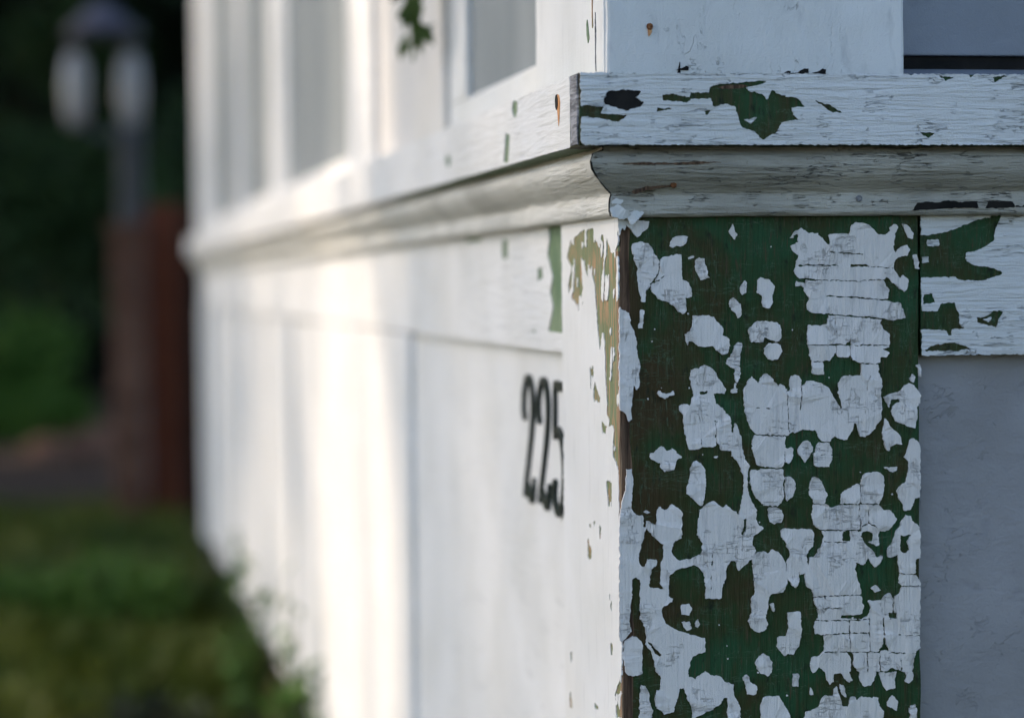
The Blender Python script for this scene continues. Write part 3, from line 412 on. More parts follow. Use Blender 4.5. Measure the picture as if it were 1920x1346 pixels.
  ['539,7981 531,7976 519,7966 511,7953 508,7952 498,7957 485,7960 475,7957 460,7947 460,7940 454,7929 451,7914 451,7902 456,7875 456,7867 459,7858 460,7846 469,7829 468,7824 470,7819 471,7806 476,7789 470,7777 465,7773 461,7765 459,7756 458,7740 454,7728 451,7725 440,7727 428,7733 421,7732 417,7736 409,7738 402,7736 397,7737 392,7732 382,7726 380,7723 381,7690 400,7676 403,7671 401,7663 403,7646 401,7641 400,7631 413,7602 412,7583 410,7572 411,7565 409,7558 413,7554 414,7550 418,7543 418,7531 422,7524 423,7514 426,7507 427,7484 435,7467 440,7462 444,7448 447,7447 459,7449 474,7446 486,7447 493,7447 511,7458 519,7460 525,7463 540,7465 549,7462 558,7464 578,7464 603,7460 606,7461 612,7466 615,7475 614,7491 616,7496 616,7515 612,7524 614,7545 612,7554 614,7561 613,7581 614,7584 618,7582 619,7579 617,7559 621,7547 620,7540 622,7532 618,7523 619,7517 622,7512 623,7496 622,7491 625,7486 631,7484 633,7481 638,7469 640,7452 643,7445 646,7442 651,7440 668,7440 675,7438 693,7439 702,7437 714,7436 718,7433 720,7420 719,7412 719,7406 726,7400 734,7384 751,7371 763,7353 763,7348 768,7341 772,7327 777,7321 780,7305 784,7298 798,7254 795,7237 797,7227 791,7210 794,7200 792,7188 792,7168 784,7145 783,7129 780,7119 779,7099 774,7087 774,7075 765,7037 761,7031 756,7032 745,7040 741,7046 721,7058 712,7065 709,7070 688,7088 683,7095 676,7091 667,7083 657,7080 641,7083 622,7095 620,7098 616,7108 607,7117 602,7120 591,7119 569,7115 564,7110 558,7107 551,7097 541,7091 527,7076 516,7069 511,7064 511,7057 505,7034 504,7020 500,7014 500,7005 497,6998 497,6985 493,6972 496,6963 490,6936 493,6921 490,6909 492,6904 498,6899 500,6890 509,6883 517,6866 524,6859 520,6829 520,6814 518,6809 519,6802 515,6794 509,6788 496,6784 488,6778 474,6773 469,6770 458,6767 451,6763 442,6761 434,6756 420,6757 413,6755 408,6757 396,6758 377,6755 363,6758 352,6765 335,6782 331,6789 330,6796 326,6803 322,6816 322,6821 326,6840 330,6846 334,6861 343,6875 353,6880 362,6880 369,6884 381,6886 384,6889 386,6894 385,6907 388,6917 387,6936 390,6958 388,6964 391,6981 390,6988 391,6996 389,7003 391,7013 391,7020 392,7032 392,7055 391,7060 371,7076 362,7085 339,7099 328,7110 324,7108 317,7101 314,7091 306,7081 290,7071 279,7072 259,7085 255,7093 248,7095 241,7090 232,7070 230,7061 227,7040 230,7011 226,7001 228,6986 225,6979 223,6979 215,6981 208,6986 191,6995 186,7004 174,7009 163,7007 160,7004 159,6988 157,6983 158,6972 157,6967 154,6967 144,6971 141,6976 142,6993 137,7003 140,7012 138,7032 137,7035 133,7039 91,7047 82,7065 74,7076 65,7094 67,7111 67,7133 70,7144 69,7153 71,7173 69,7181 71,7190 74,7196 72,7210 77,7227 75,7233 78,7243 75,7250 77,7272 73,7282 74,7300 69,7316 69,7327 67,7332 41,7335 34,7333 35,7295 32,7290 30,7276 32,7259 30,7238 25,7226 29,7203 23,7189 24,7183 18,7173 18,7163 14,7158 9,7143 5,7136 6,7126 4,7121 2,7104 0,7098 0,7089 -3,7074 -3,7068 -6,7061 -7,7037 -11,7026 -13,7013 -12,7004 -15,6989 -14,6974 -16,6967 -15,6950 -16,6942 -14,6935 -14,6922 -17,6899 -15,6878 -17,6870 -14,6858 -16,6848 -17,6826 -15,6821 -17,6808 -14,6783 -17,6776 -16,6741 -19,6721 -16,6709 -18,6695 -16,6684 -18,6677 -17,6660 -19,6652 -17,6615 -19,6600 -18,6586 -20,6575 -17,6566 -19,6559 -19,6544 -21,6529 -20,6516 -21,6507 -20,6502 -21,6481 -19,6472 -20,6465 -19,6459 -21,6450 -18,6442 -21,6422 -19,6405 -19,6378 -21,6365 -20,6353 -23,6336 -22,6329 -24,6324 -23,6313 -20,6306 -22,6296 -21,6279 -6,6246 -2,6244 13,6259 15,6264 36,6286 41,6293 48,6297 50,6302 60,6311 60,6316 56,6323 56,6332 48,6359 44,6379 46,6384 45,6396 49,6414 48,6419 52,6434 53,6453 55,6466 56,6476 61,6491 59,6508 63,6523 62,6535 66,6545 65,6555 63,6564 66,6575 66,6594 67,6604 68,6642 77,6651 88,6656 96,6651 100,6646 113,6639 115,6636 117,6604 116,6597 119,6580 110,6555 112,6547 112,6533 113,6520 113,6503 114,6468 113,6452 115,6442 117,6415 115,6407 117,6390 136,6359 143,6342 146,6337 147,6323 151,6311 151,6303 157,6277 154,6267 149,6256 152,6230 164,6206 173,6194 181,6181 193,6150 195,6140 200,6133 206,6115 205,6107 209,6100 208,6082 211,6070 211,6060 217,6048 223,6043 232,6029 238,6025 240,6020 249,6009 246,6001 246,5994 244,5977 244,5972 241,5940 238,5937 229,5934 217,5935 214,5926 211,5916 211,5906 209,5901 207,5888 203,5878 204,5866 209,5845 208,5839 214,5832 213,5827 214,5823 216,5821 221,5820 233,5815 240,5808 251,5803 263,5789 266,5784 271,5780 276,5781 289,5786 295,5786 306,5791 316,5792 325,5795 327,5798 328,5807 331,5813 335,5833 339,5839 342,5848 346,5855 352,5873 355,5878 356,5885 359,5892 361,5912 366,5923 370,5942 373,5945 380,5943 389,5943 394,5941 398,5934 401,5927 403,5914 405,5907 409,5901 412,5888 413,5878 423,5860 428,5855 429,5850 437,5839 446,5822 447,5808 447,5790 449,5780 448,5773 448,5754 451,5751 467,5751 472,5756 477,5756 493,5761 507,5767 516,5773 530,5778 542,5787 554,5789 565,5793 572,5800 579,5802 584,5808 606,5818 626,5832 633,5833 645,5858 648,5871 673,5872 678,5870 679,5867 679,5816 681,5806 677,5784 679,5750 678,5739 680,5733 688,5729 695,5731 712,5731 726,5729 747,5729 756,5727 760,5731 760,5750 764,5768 762,5778 763,5792 761,5797 762,5804 756,5825 750,5832 748,5840 736,5856 733,5866 727,5873 719,5894 718,5904 720,5921 717,5937 718,5950 716,5954 690,5964 677,5967 670,5966 664,5973 658,5973 655,5983 634,6001 631,6008 627,6011 608,6015 594,6015 570,6021 563,6026 558,6032 537,6045 532,6044 527,6038 516,6031 506,6022 501,6016 493,6013 478,6002 475,5997 462,6001 452,6007 430,6012 428,6014 421,6040 423,6046 423,6053 434,6085 441,6117 449,6135 458,6142 474,6148 489,6156 508,6160 526,6167 533,6167 535,6169 536,6188 534,6196 537,6213 534,6222 536,6228 533,6239 534,6250 532,6253 504,6263 495,6263 482,6269 456,6276 447,6277 409,6291 404,6291 395,6295 388,6300 366,6307 352,6315 331,6322 284,6356 279,6361 278,6366 273,6370 271,6377 266,6387 264,6395 258,6404 256,6416 253,6424 253,6431 255,6438 253,6443 253,6446 261,6456 272,6464 284,6471 305,6488 321,6497 327,6503 329,6506 327,6509 317,6518 308,6523 302,6530 300,6534 302,6546 301,6574 305,6586 303,6596 305,6606 304,6613 309,6640 307,6650 310,6663 317,6667 323,6668 338,6683 362,6699 376,6703 383,6702 390,6703 395,6702 406,6704 411,6702 421,6707 433,6708 463,6718 499,6702 510,6687 521,6669 527,6662 529,6655 538,6639 538,6616 540,6604 539,6597 543,6588 543,6560 545,6553 541,6541 541,6507 544,6505 553,6503 558,6505 603,6502 614,6503 626,6503 635,6501 642,6502 646,6506 647,6526 644,6541 649,6551 648,6568 655,6580 657,6590 663,6601 664,6613 671,6618 676,6625 677,6635 675,6649 678,6664 676,6674 678,6682 677,6692 682,6709 698,6724 702,6731 710,6737 719,6738 732,6734 741,6721 746,6701 750,6694 755,6680 756,6678 762,6678 776,6685 785,6694 797,6702 807,6714 813,6718 816,6725 828,6734 836,6738 839,6744 843,6746 846,6723 850,6716 847,6706 849,6694 852,6684 853,6665 851,6658 854,6650 854,6641 858,6629 857,6621 857,6612 859,6607 858,6583 861,6558 859,6549 863,6541 860,6521 854,6514 841,6489 842,6472 840,6464 842,6450 840,6441 841,6402 831,6391 829,6381 817,6354 816,6349 823,6337 829,6320 830,6314 835,6306 842,6302 855,6288 869,6279 874,6278 886,6280 893,6280 904,6284 914,6284 923,6289 925,6295 934,6304 936,6311 947,6326 943,6341 936,6352 934,6358 927,6371 932,6391 936,6397 936,6404 941,6413 941,6419 948,6441 948,6453 953,6468 953,6489 967,6517 979,6521 1004,6523 1011,6522 1027,6528 1034,6526 1051,6530 1062,6550 1062,6556 1066,6570 1072,6583 1072,6588 1075,6605 1073,6616 1075,6619 1079,6615 1082,6603 1089,6598 1096,6589 1103,6577 1127,6554 1131,6553 1132,6554 1139,6564 1150,6594 1156,6640 1155,6650 1156,6657 1158,6657 1160,6644 1165,6640 1172,6641 1175,6640 1186,6642 1194,6648 1195,6652 1196,6653 1188,6622 1195,6600 1194,6591 1199,6574 1199,6567 1213,6555 1222,6550 1237,6537 1242,6518 1247,6508 1248,6499 1250,6496 1264,6494 1269,6491 1289,6496 1314,6497 1321,6495 1326,6499 1335,6495 1340,6497 1349,6495 1356,6496 1361,6499 1381,6496 1388,6500 1420,6498 1429,6499 1434,6501 1439,6498 1459,6500 1468,6498 1475,6500 1485,6498 1491,6499 1496,6498 1503,6501 1516,6497 1533,6500 1555,6499 1565,6502 1568,6509 1566,6516 1567,6525 1561,6537 1554,6563 1550,6568 1547,6577 1541,6608 1536,6623 1536,6635 1532,6644 1530,6656 1528,6661 1531,6676 1533,6702 1535,6710 1537,6711 1541,6708 1551,6695 1556,6693 1561,6689 1583,6687 1586,6688 1589,6693 1593,6697 1597,6703 1601,6707 1606,6717 1610,6720 1615,6727 1617,6727 1619,6727 1622,6720 1636,6700 1645,6683 1652,6678 1656,6672 1663,6669 1675,6679 1690,6697 1697,6702 1701,6710 1711,6720 1710,6729 1705,6739 1701,6744 1693,6742 1681,6733 1668,6730 1659,6748 1654,6763 1650,6769 1644,6781 1616,6802 1594,6816 1585,6830 1584,6835 1578,6844 1575,6856 1568,6867 1568,6875 1571,6880 1572,6890 1576,6895 1586,6898 1593,6896 1604,6900 1618,6900 1628,6896 1650,6880 1650,6847 1648,6844 1640,6839 1630,6835 1621,6829 1621,6826 1633,6821 1642,6815 1648,6814 1651,6811 1658,6810 1663,6807 1687,6809 1688,6812 1689,6819 1686,6827 1686,6839 1683,6851 1685,6860 1682,6867 1686,6882 1691,6889 1693,6897 1696,6899 1714,6900 1726,6899 1734,6902 1746,6901 1751,6903 1771,6925 1782,6943 1791,6952 1799,6966 1801,6975 1785,7006 1779,7010 1765,7032 1758,7033 1717,7032 1711,7037 1705,7049 1694,7060 1690,7067 1687,7069 1679,7068 1663,7070 1653,7069 1644,7071 1619,7072 1610,7070 1603,7073 1596,7069 1582,7073 1573,7072 1564,7074 1562,7070 1562,7058 1564,7046 1562,7033 1560,7031 1556,7039 1558,7058 1556,7068 1551,7073 1544,7071 1525,7074 1519,7073 1511,7076 1496,7074 1457,7074 1450,7076 1433,7075 1426,7077 1418,7075 1408,7068 1374,7058 1358,7065 1349,7074 1342,7077 1334,7079 1325,7078 1311,7081 1300,7078 1289,7081 1277,7079 1270,7081 1251,7081 1246,7077 1245,7044 1242,7038 1243,7029 1239,7022 1242,7005 1241,6997 1245,6986 1246,6971 1249,6959 1254,6950 1262,6948 1273,6939 1283,6926 1291,6924 1299,6919 1315,6920 1325,6919 1341,6920 1364,6917 1377,6919 1394,6916 1401,6918 1416,6917 1428,6915 1444,6916 1453,6912 1467,6915 1492,6913 1529,6914 1538,6912 1554,6913 1557,6915 1558,6923 1556,6942 1559,6992 1557,7000 1557,7007 1560,7012 1562,7010 1563,7002 1562,6993 1564,6990 1567,6978 1565,6967 1566,6945 1564,6921 1566,6913 1572,6907 1572,6904 1550,6902 1547,6905 1536,6906 1518,6905 1494,6906 1498,6899 1498,6889 1496,6879 1499,6865 1498,6850 1495,6846 1484,6842 1479,6841 1468,6842 1456,6844 1447,6843 1443,6846 1442,6860 1444,6863 1447,6867 1443,6875 1448,6899 1451,6903 1464,6905 1465,6907 1460,6910 1455,6911 1447,6909 1431,6908 1419,6910 1410,6909 1391,6910 1385,6909 1345,6911 1338,6909 1320,6913 1308,6912 1307,6906 1318,6884 1320,6875 1311,6838 1305,6823 1303,6808 1289,6799 1277,6795 1275,6776 1266,6758 1254,6750 1232,6745 1227,6742 1223,6730 1218,6706 1213,6700 1207,6714 1204,6719 1206,6727 1203,6741 1204,6765 1207,6771 1215,6780 1220,6789 1229,6796 1236,6806 1242,6809 1250,6818 1253,6833 1254,6847 1253,6867 1256,6879 1253,6905 1249,6910 1245,6922 1227,6926 1220,6925 1209,6927 1198,6928 1190,6926 1177,6928 1140,6929 1130,6931 1117,6932 1088,6932 1077,6934 1052,6931 1037,6924 1034,6923 1034,6914 1037,6904 1037,6878 1043,6871 1063,6856 1065,6847 1072,6835 1071,6826 1072,6821 1101,6781 1095,6765 1088,6751 1074,6718 1074,6677 1076,6668 1072,6658 1068,6668 1070,6679 1067,6694 1067,6701 1065,6706 1066,6714 1060,6730 1056,6735 1051,6750 1018,6787 1002,6793 992,6800 987,6801 974,6796 968,6789 951,6781 934,6784 922,6790 908,6787 901,6789 895,6786 878,6783 869,6778 865,6771 853,6760 851,6765 857,6768 859,6775 865,6782 871,6793 873,6798 872,6802 864,6812 861,6821 854,6826 845,6838 851,6879 859,6889 868,6896 881,6911 898,6922 905,6929 914,6935 918,6939 920,6945 918,6948 911,6952 907,6956 895,6958 888,6964 885,6976 874,6997 878,7034 877,7041 879,7057 874,7068 864,7078 862,7087 856,7096 851,7100 842,7116 841,7123 836,7133 832,7152 828,7162 828,7169 824,7188 824,7194 820,7205 821,7213 818,7223 817,7235 819,7240 817,7254 821,7274 822,7294 824,7299 826,7318 829,7324 828,7330 831,7335 832,7341 827,7350 826,7355 818,7362 816,7368 810,7374 803,7388 802,7398 796,7415 794,7428 787,7445 786,7464 784,7471 786,7484 785,7501 782,7517 781,7525 779,7532 772,7542 767,7556 766,7562 763,7568 760,7586 757,7590 756,7595 745,7605 739,7607 738,7606 736,7600 737,7585 734,7572 733,7553 730,7551 720,7552 716,7563 718,7574 716,7582 717,7597 713,7607 710,7611 710,7626 708,7633 704,7651 698,7658 695,7665 689,7670 678,7686 660,7706 652,7713 636,7723 630,7725 626,7731 620,7733 618,7736 614,7766 609,7773 608,7785 604,7795 604,7798 614,7802 661,7798 673,7798 676,7800 684,7819 684,7827 672,7839 668,7849 661,7856 658,7865 649,7874 644,7885 636,7895 623,7917 618,7929 604,7945 585,7962 580,7969 574,7972 567,7973 560,7978 555,7978 543,7982', '525,7813 533,7814 543,7811 560,7813 569,7813 571,7811 569,7802 565,7799 524,7794 517,7795 514,7802 515,7809', '613,7628 614,7629 616,7627 620,7620 627,7622 631,7619 631,7618 620,7617 616,7614 616,7594 616,7591 614,7590 611,7606 613,7615 611,7618 605,7621 611,7625', '521,7515 523,7516 525,7508 524,7488 526,7482 521,7477 519,7480 518,7490 521,7497 520,7505', '1618,7045 1621,7038 1622,7010 1617,6979 1614,6990 1616,7012 1614,7021', '802,7005 808,7006 811,7002 810,6990 811,6980 809,6965 813,6946 793,6900 790,6897 783,6902 777,6904 776,6910 779,6923 785,6930 790,6943 793,6957 794,6965 792,6977 792,7001 794,7003', '1615,6971 1616,6972 1624,6956 1631,6955 1654,6938 1659,6932 1675,6922 1676,6920 1675,6917 1671,6917 1661,6926 1638,6940 1632,6946 1623,6950 1616,6949 1602,6940 1591,6938 1583,6933 1572,6931 1570,6935 1578,6941 1593,6948 1606,6949 1613,6953 1613,6966', '157,6961 158,6962 161,6961 169,6949 175,6945 183,6934 190,6930 204,6908 213,6902 215,6897 223,6890 231,6880 236,6875 241,6874 255,6866 262,6859 267,6857 271,6852 268,6845 269,6836 270,6809 267,6793 266,6764 260,6756 254,6743 254,6731 252,6724 254,6706 251,6669 252,6660 249,6643 250,6621 249,6611 259,6585 264,6577 263,6575 257,6572 245,6575 235,6579 211,6580 204,6578 197,6582 180,6584 176,6590 176,6605 180,6614 179,6630 181,6637 180,6647 185,6667 184,6674 186,6686 184,6696 204,6707 208,6715 216,6718 224,6725 227,6743 228,6757 220,6762 214,6763 192,6762 164,6765 161,6761 161,6750 157,6739 153,6734 154,6727 150,6719 147,6717 135,6721 128,6725 119,6737 109,6757 107,6777 108,6789 113,6802 118,6827 126,6846 126,6852 129,6859 130,6866 133,6872 135,6882 143,6899 144,6912 149,6932 153,6939', '1331,6844 1343,6844 1348,6845 1358,6840 1373,6838 1366,6836 1353,6835 1343,6838 1334,6836 1321,6840 1321,6841 1323,6844', '1396,6841 1401,6841 1406,6839 1415,6839 1424,6840 1433,6838 1442,6839 1458,6839 1463,6836 1472,6836 1478,6833 1475,6831 1463,6832 1456,6830 1436,6835 1420,6832 1413,6834 1397,6834 1389,6837 1379,6838 1387,6838', '582,6795 585,6796 589,6778 587,6766 583,6763 581,6766 583,6773 581,6780 583,6787', '583,6746 585,6745 587,6734 585,6727 587,6719 584,6711 581,6706 578,6716 576,6719 581,6726 580,6739', '579,6655 580,6656 580,6646 582,6640 580,6623 580,6613 578,6608 578,6618 574,6630', '575,6594 576,6596 578,6591 578,6579 580,6567 576,6559 574,6559 573,6564', '161,6245 163,6247 177,6240 197,6220 204,6212 208,6204 213,6200 219,6191 231,6177 240,6171 252,6161 254,6156 252,6153 242,6148 235,6148 216,6164 206,6180 190,6198 183,6209 181,6216 171,6225 168,6233 161,6242'],
  ['1916,7898 1908,7886 1901,7879 1899,7870 1906,7857 1921,7845 1924,7846 1928,7853 1936,7878 1934,7883'],
  ['743,7862 740,7860 738,7857 737,7831 731,7824 719,7820 716,7816 719,7806 727,7797 751,7801 755,7806 756,7814 762,7822 761,7826 750,7831 748,7848 752,7856 748,7861'],
  ['1893,7842 1880,7834 1864,7827 1857,7819 1851,7816 1848,7806 1841,7796 1837,7795 1828,7796 1825,7793 1814,7789 1803,7787 1780,7777 1764,7775 1757,7771 1748,7769 1741,7765 1729,7762 1727,7761 1727,7756 1732,7745 1734,7733 1738,7723 1744,7714 1749,7701 1756,7695 1759,7697 1761,7704 1769,7717 1770,7726 1778,7740 1792,7743 1803,7744 1808,7743 1819,7745 1823,7744 1832,7730 1831,7726 1805,7717 1794,7708 1785,7697 1779,7692 1779,7681 1775,7664 1777,7657 1775,7649 1777,7642 1788,7625 1789,7618 1802,7601 1827,7590 1836,7590 1857,7576 1868,7574 1880,7567 1898,7560 1927,7557 1930,7559 1930,7564 1939,7589 1940,7605 1944,7610 1945,7617 1948,7623 1949,7635 1946,7649 1949,7656 1947,7663 1950,7671 1948,7683 1951,7690 1960,7698 1961,7707 1968,7715 1970,7731 1970,7748 1969,7753 1970,7765 1965,7779 1944,7803 1941,7810 1930,7820 1927,7827 1912,7836 1905,7837 1898,7841'],
  ['251,7822 241,7816 239,7808 249,7795 263,7783 272,7778 279,7776 285,7772 291,7772 296,7776 303,7778 309,7785 315,7789 327,7790 341,7796 344,7800 339,7820 336,7819 331,7812 322,7809 315,7809 299,7804 280,7804 268,7807 259,7816 257,7822'],
  ['1729,7618 1727,7614 1727,7599 1726,7588 1727,7578 1718,7556 1713,7541 1713,7522 1718,7505 1717,7500 1717,7491 1721,7478 1721,7471 1723,7462 1727,7455 1726,7450 1730,7430 1735,7423 1746,7415 1756,7410 1764,7419 1764,7431 1767,7436 1776,7443 1792,7452 1807,7456 1840,7454 1843,7456 1841,7463 1837,7496 1830,7509 1823,7519 1809,7529 1805,7536 1800,7539 1791,7548 1773,7560 1770,7566 1763,7572 1753,7586 1752,7593 1748,7598 1739,7614 1733,7618'],
  ['868,7528 862,7520 860,7513 853,7498 849,7471 852,7461 851,7451 862,7415 866,7400 866,7395 871,7389 874,7379 874,7357 877,7354 879,7347 887,7340 898,7336 907,7335 915,7332 929,7331 938,7327 945,7329 969,7326 977,7327 989,7323 998,7324 1008,7320 1017,7320 1027,7323 1033,7321 1047,7320 1051,7324 1058,7341 1057,7356 1062,7365 1059,7378 1063,7388 1062,7404 1065,7414 1064,7424 1065,7427 1067,7427 1068,7417 1067,7402 1069,7395 1067,7388 1068,7383 1066,7365 1067,7358 1075,7350 1082,7348 1089,7343 1092,7344 1101,7355 1105,7372 1112,7379 1122,7396 1121,7406 1123,7433 1120,7441 1116,7444 1109,7446 1081,7443 1076,7445 1069,7446 1067,7447 1068,7461 1067,7473 1069,7480 1073,7512 1072,7515 1069,7519 1067,7520 1059,7518 1052,7520 1046,7518 1029,7523 1022,7521 994,7524 981,7522 973,7525 967,7522 953,7524 943,7524 933,7527 901,7528 894,7526 885,7529 871,7530'],
  ['1919,7491 1912,7489 1905,7485 1895,7474 1892,7460 1889,7453 1887,7443 1885,7436 1879,7413 1874,7402 1873,7389 1863,7372 1866,7365 1880,7348 1885,7339 1885,7329 1887,7323 1887,7301 1889,7296 1885,7270 1881,7264 1878,7243 1875,7236 1870,7218 1866,7210 1859,7203 1843,7194 1823,7180 1819,7173 1813,7166 1806,7151 1808,7141 1814,7128 1815,7122 1820,7113 1823,7101 1833,7089 1844,7071 1852,7064 1852,7050 1856,7033 1859,7030 1868,7027 1875,7029 1897,7028 1901,7030 1905,7042 1913,7057 1920,7078 1930,7101 1935,7104 1955,7108 1962,7111 1964,7115 1964,7135 1962,7140 1965,7152 1965,7162 1964,7169 1966,7174 1964,7191 1967,7212 1964,7279 1967,7310 1965,7332 1967,7344 1966,7352 1967,7361 1965,7368 1967,7404 1963,7435 1963,7447 1957,7459 1944,7470 1941,7476 1934,7483 1923,7491'],
  ['1208,7487 1202,7486 1190,7486 1186,7484 1171,7462 1160,7452 1156,7446 1154,7430 1155,7412 1157,7407 1179,7381 1191,7358 1198,7351 1201,7351 1209,7360 1212,7368 1222,7380 1251,7422 1255,7435 1255,7440 1257,7445 1254,7450 1244,7457 1241,7464 1236,7468 1231,7476 1224,7481 1219,7487 1215,7488'],
  ['1292,7476 1280,7468 1275,7463 1265,7430 1264,7413 1258,7406 1259,7392 1257,7387 1256,7377 1259,7365 1259,7343 1262,7331 1265,7327 1269,7324 1282,7322 1289,7319 1298,7321 1325,7320 1330,7321 1334,7321 1341,7318 1355,7318 1358,7320 1371,7346 1380,7366 1381,7373 1381,7385 1378,7391 1368,7396 1356,7395 1355,7397 1359,7399 1366,7398 1375,7399 1378,7402 1376,7410 1379,7419 1368,7451 1360,7463 1359,7470 1349,7471 1342,7473 1327,7472 1315,7476', '1312,7400 1322,7399 1329,7400 1348,7397 1347,7396 1343,7395 1334,7395 1329,7393 1322,7395 1315,7393 1302,7394 1299,7397 1304,7399'],
  ['262,7472 250,7466 236,7452 228,7448 224,7441 214,7436 196,7430 190,7427 186,7422 186,7413 197,7393 201,7389 227,7375 239,7371 249,7371 253,7369 257,7360 255,7345 258,7333 283,7316 285,7315 292,7319 305,7319 312,7321 319,7320 333,7321 340,7327 344,7346 350,7359 359,7373 364,7383 380,7395 387,7396 393,7404 393,7405 363,7428 354,7438 348,7442 340,7454 334,7457 333,7457 326,7453 317,7452 308,7447 296,7447 292,7450 284,7457 279,7460 274,7465'],
  ['614,7404 609,7403 601,7399 608,7390 618,7386 630,7402 625,7404'],
  ['486,7377 481,7375 476,7372 468,7368 464,7365 459,7355 454,7342 450,7333 446,7308 445,7278 443,7265 437,7248 437,7241 428,7224 425,7213 425,7198 426,7187 424,7176 429,7169 434,7165 438,7159 442,7156 447,7146 453,7145 463,7137 468,7130 477,7124 480,7119 485,7116 492,7108 499,7105 506,7098 515,7092 527,7098 528,7100 532,7112 529,7121 535,7126 541,7146 543,7174 541,7183 544,7188 545,7196 543,7208 546,7216 544,7230 546,7237 544,7252 547,7260 544,7270 546,7276 545,7289 543,7299 546,7306 545,7321 544,7325 539,7333 529,7345 523,7349 517,7359 507,7364 491,7376'],
  ['1741,7312 1728,7308 1727,7307 1729,7302 1739,7293 1747,7289 1759,7280 1772,7276 1780,7276 1795,7282 1806,7284 1814,7296 1815,7303 1815,7305 1813,7306 1804,7308 1784,7309 1759,7307'],
  ['1010,7313 982,7312 962,7314 955,7312 938,7313 922,7312 910,7314 892,7311 884,7314 863,7313 845,7311 835,7299 837,7285 836,7270 839,7255 837,7236 840,7224 839,7218 843,7211 844,7204 848,7197 848,7190 853,7184 854,7175 859,7163 864,7156 870,7144 874,7140 876,7134 885,7125 891,7114 904,7104 922,7095 925,7088 931,7086 947,7082 975,7082 982,7080 992,7082 1003,7081 1015,7078 1022,7081 1031,7091 1040,7096 1044,7102 1050,7107 1054,7116 1052,7124 1057,7175 1054,7190 1056,7197 1053,7212 1054,7226 1055,7236 1058,7244 1058,7253 1060,7255 1062,7251 1063,7238 1065,7232 1062,7219 1064,7205 1062,7190 1063,7182 1062,7163 1065,7153 1064,7136 1066,7122 1070,7119 1075,7111 1080,7110 1085,7115 1092,7118 1100,7125 1117,7135 1121,7139 1124,7150 1130,7154 1131,7171 1136,7180 1139,7193 1136,7203 1136,7215 1132,7234 1111,7258 1102,7265 1090,7266 1072,7261 1064,7261 1060,7258 1058,7260 1056,7277 1058,7283 1057,7299 1053,7307 1046,7310'],
  ['1650,7280 1645,7277 1640,7279 1627,7279 1615,7274 1597,7271 1584,7259 1575,7240 1570,7234 1569,7225 1570,7218 1568,7211 1569,7203 1569,7196 1570,7186 1568,7172 1570,7162 1568,7157 1568,7147 1570,7136 1565,7116 1567,7111 1566,7106 1567,7090 1566,7084 1571,7080 1575,7079 1580,7080 1603,7076 1612,7078 1647,7077 1655,7079 1667,7076 1676,7077 1687,7074 1693,7079 1700,7097 1704,7102 1706,7111 1714,7128 1720,7168 1725,7180 1726,7189 1730,7197 1725,7201 1723,7204 1721,7245 1715,7257 1709,7261 1699,7273 1690,7278 1682,7280 1668,7278 1663,7280'],
  ['1262,7258 1255,7256 1252,7253 1243,7250 1234,7227 1234,7213 1230,7206 1225,7186 1224,7166 1229,7142 1244,7117 1247,7109 1250,7095 1254,7090 1263,7088 1270,7089 1284,7086 1298,7087 1321,7085 1328,7090 1330,7098 1329,7108 1334,7115 1337,7127 1342,7135 1343,7144 1342,7152 1327,7171 1326,7180 1321,7187 1317,7202 1313,7213 1309,7230 1289,7248 1275,7255 1270,7259'],
  ['1540,7208 1525,7195 1515,7192 1510,7185 1462,7169 1446,7157 1443,7150 1435,7143 1433,7130 1435,7111 1431,7084 1450,7081 1457,7083 1486,7083 1496,7080 1514,7081 1521,7079 1534,7082 1543,7079 1557,7083 1563,7116 1560,7123 1562,7147 1561,7160 1564,7172 1562,7179 1563,7196 1562,7200 1559,7202'],
  ['989,7072 961,7071 955,7068 953,7066 952,7056 954,7032 953,7011 958,6994 965,6978 981,6969 986,6969 993,6965 1018,6972 1042,6974 1045,6977 1052,6992 1054,7005 1052,7022 1046,7050 1029,7059 1024,7064 1018,7065 1010,7072'],
  ['159,7077 155,7073 148,7071 144,7067 150,7060 158,7053 167,7050 174,7052 178,7056 186,7059 187,7062 179,7068 166,7077'],
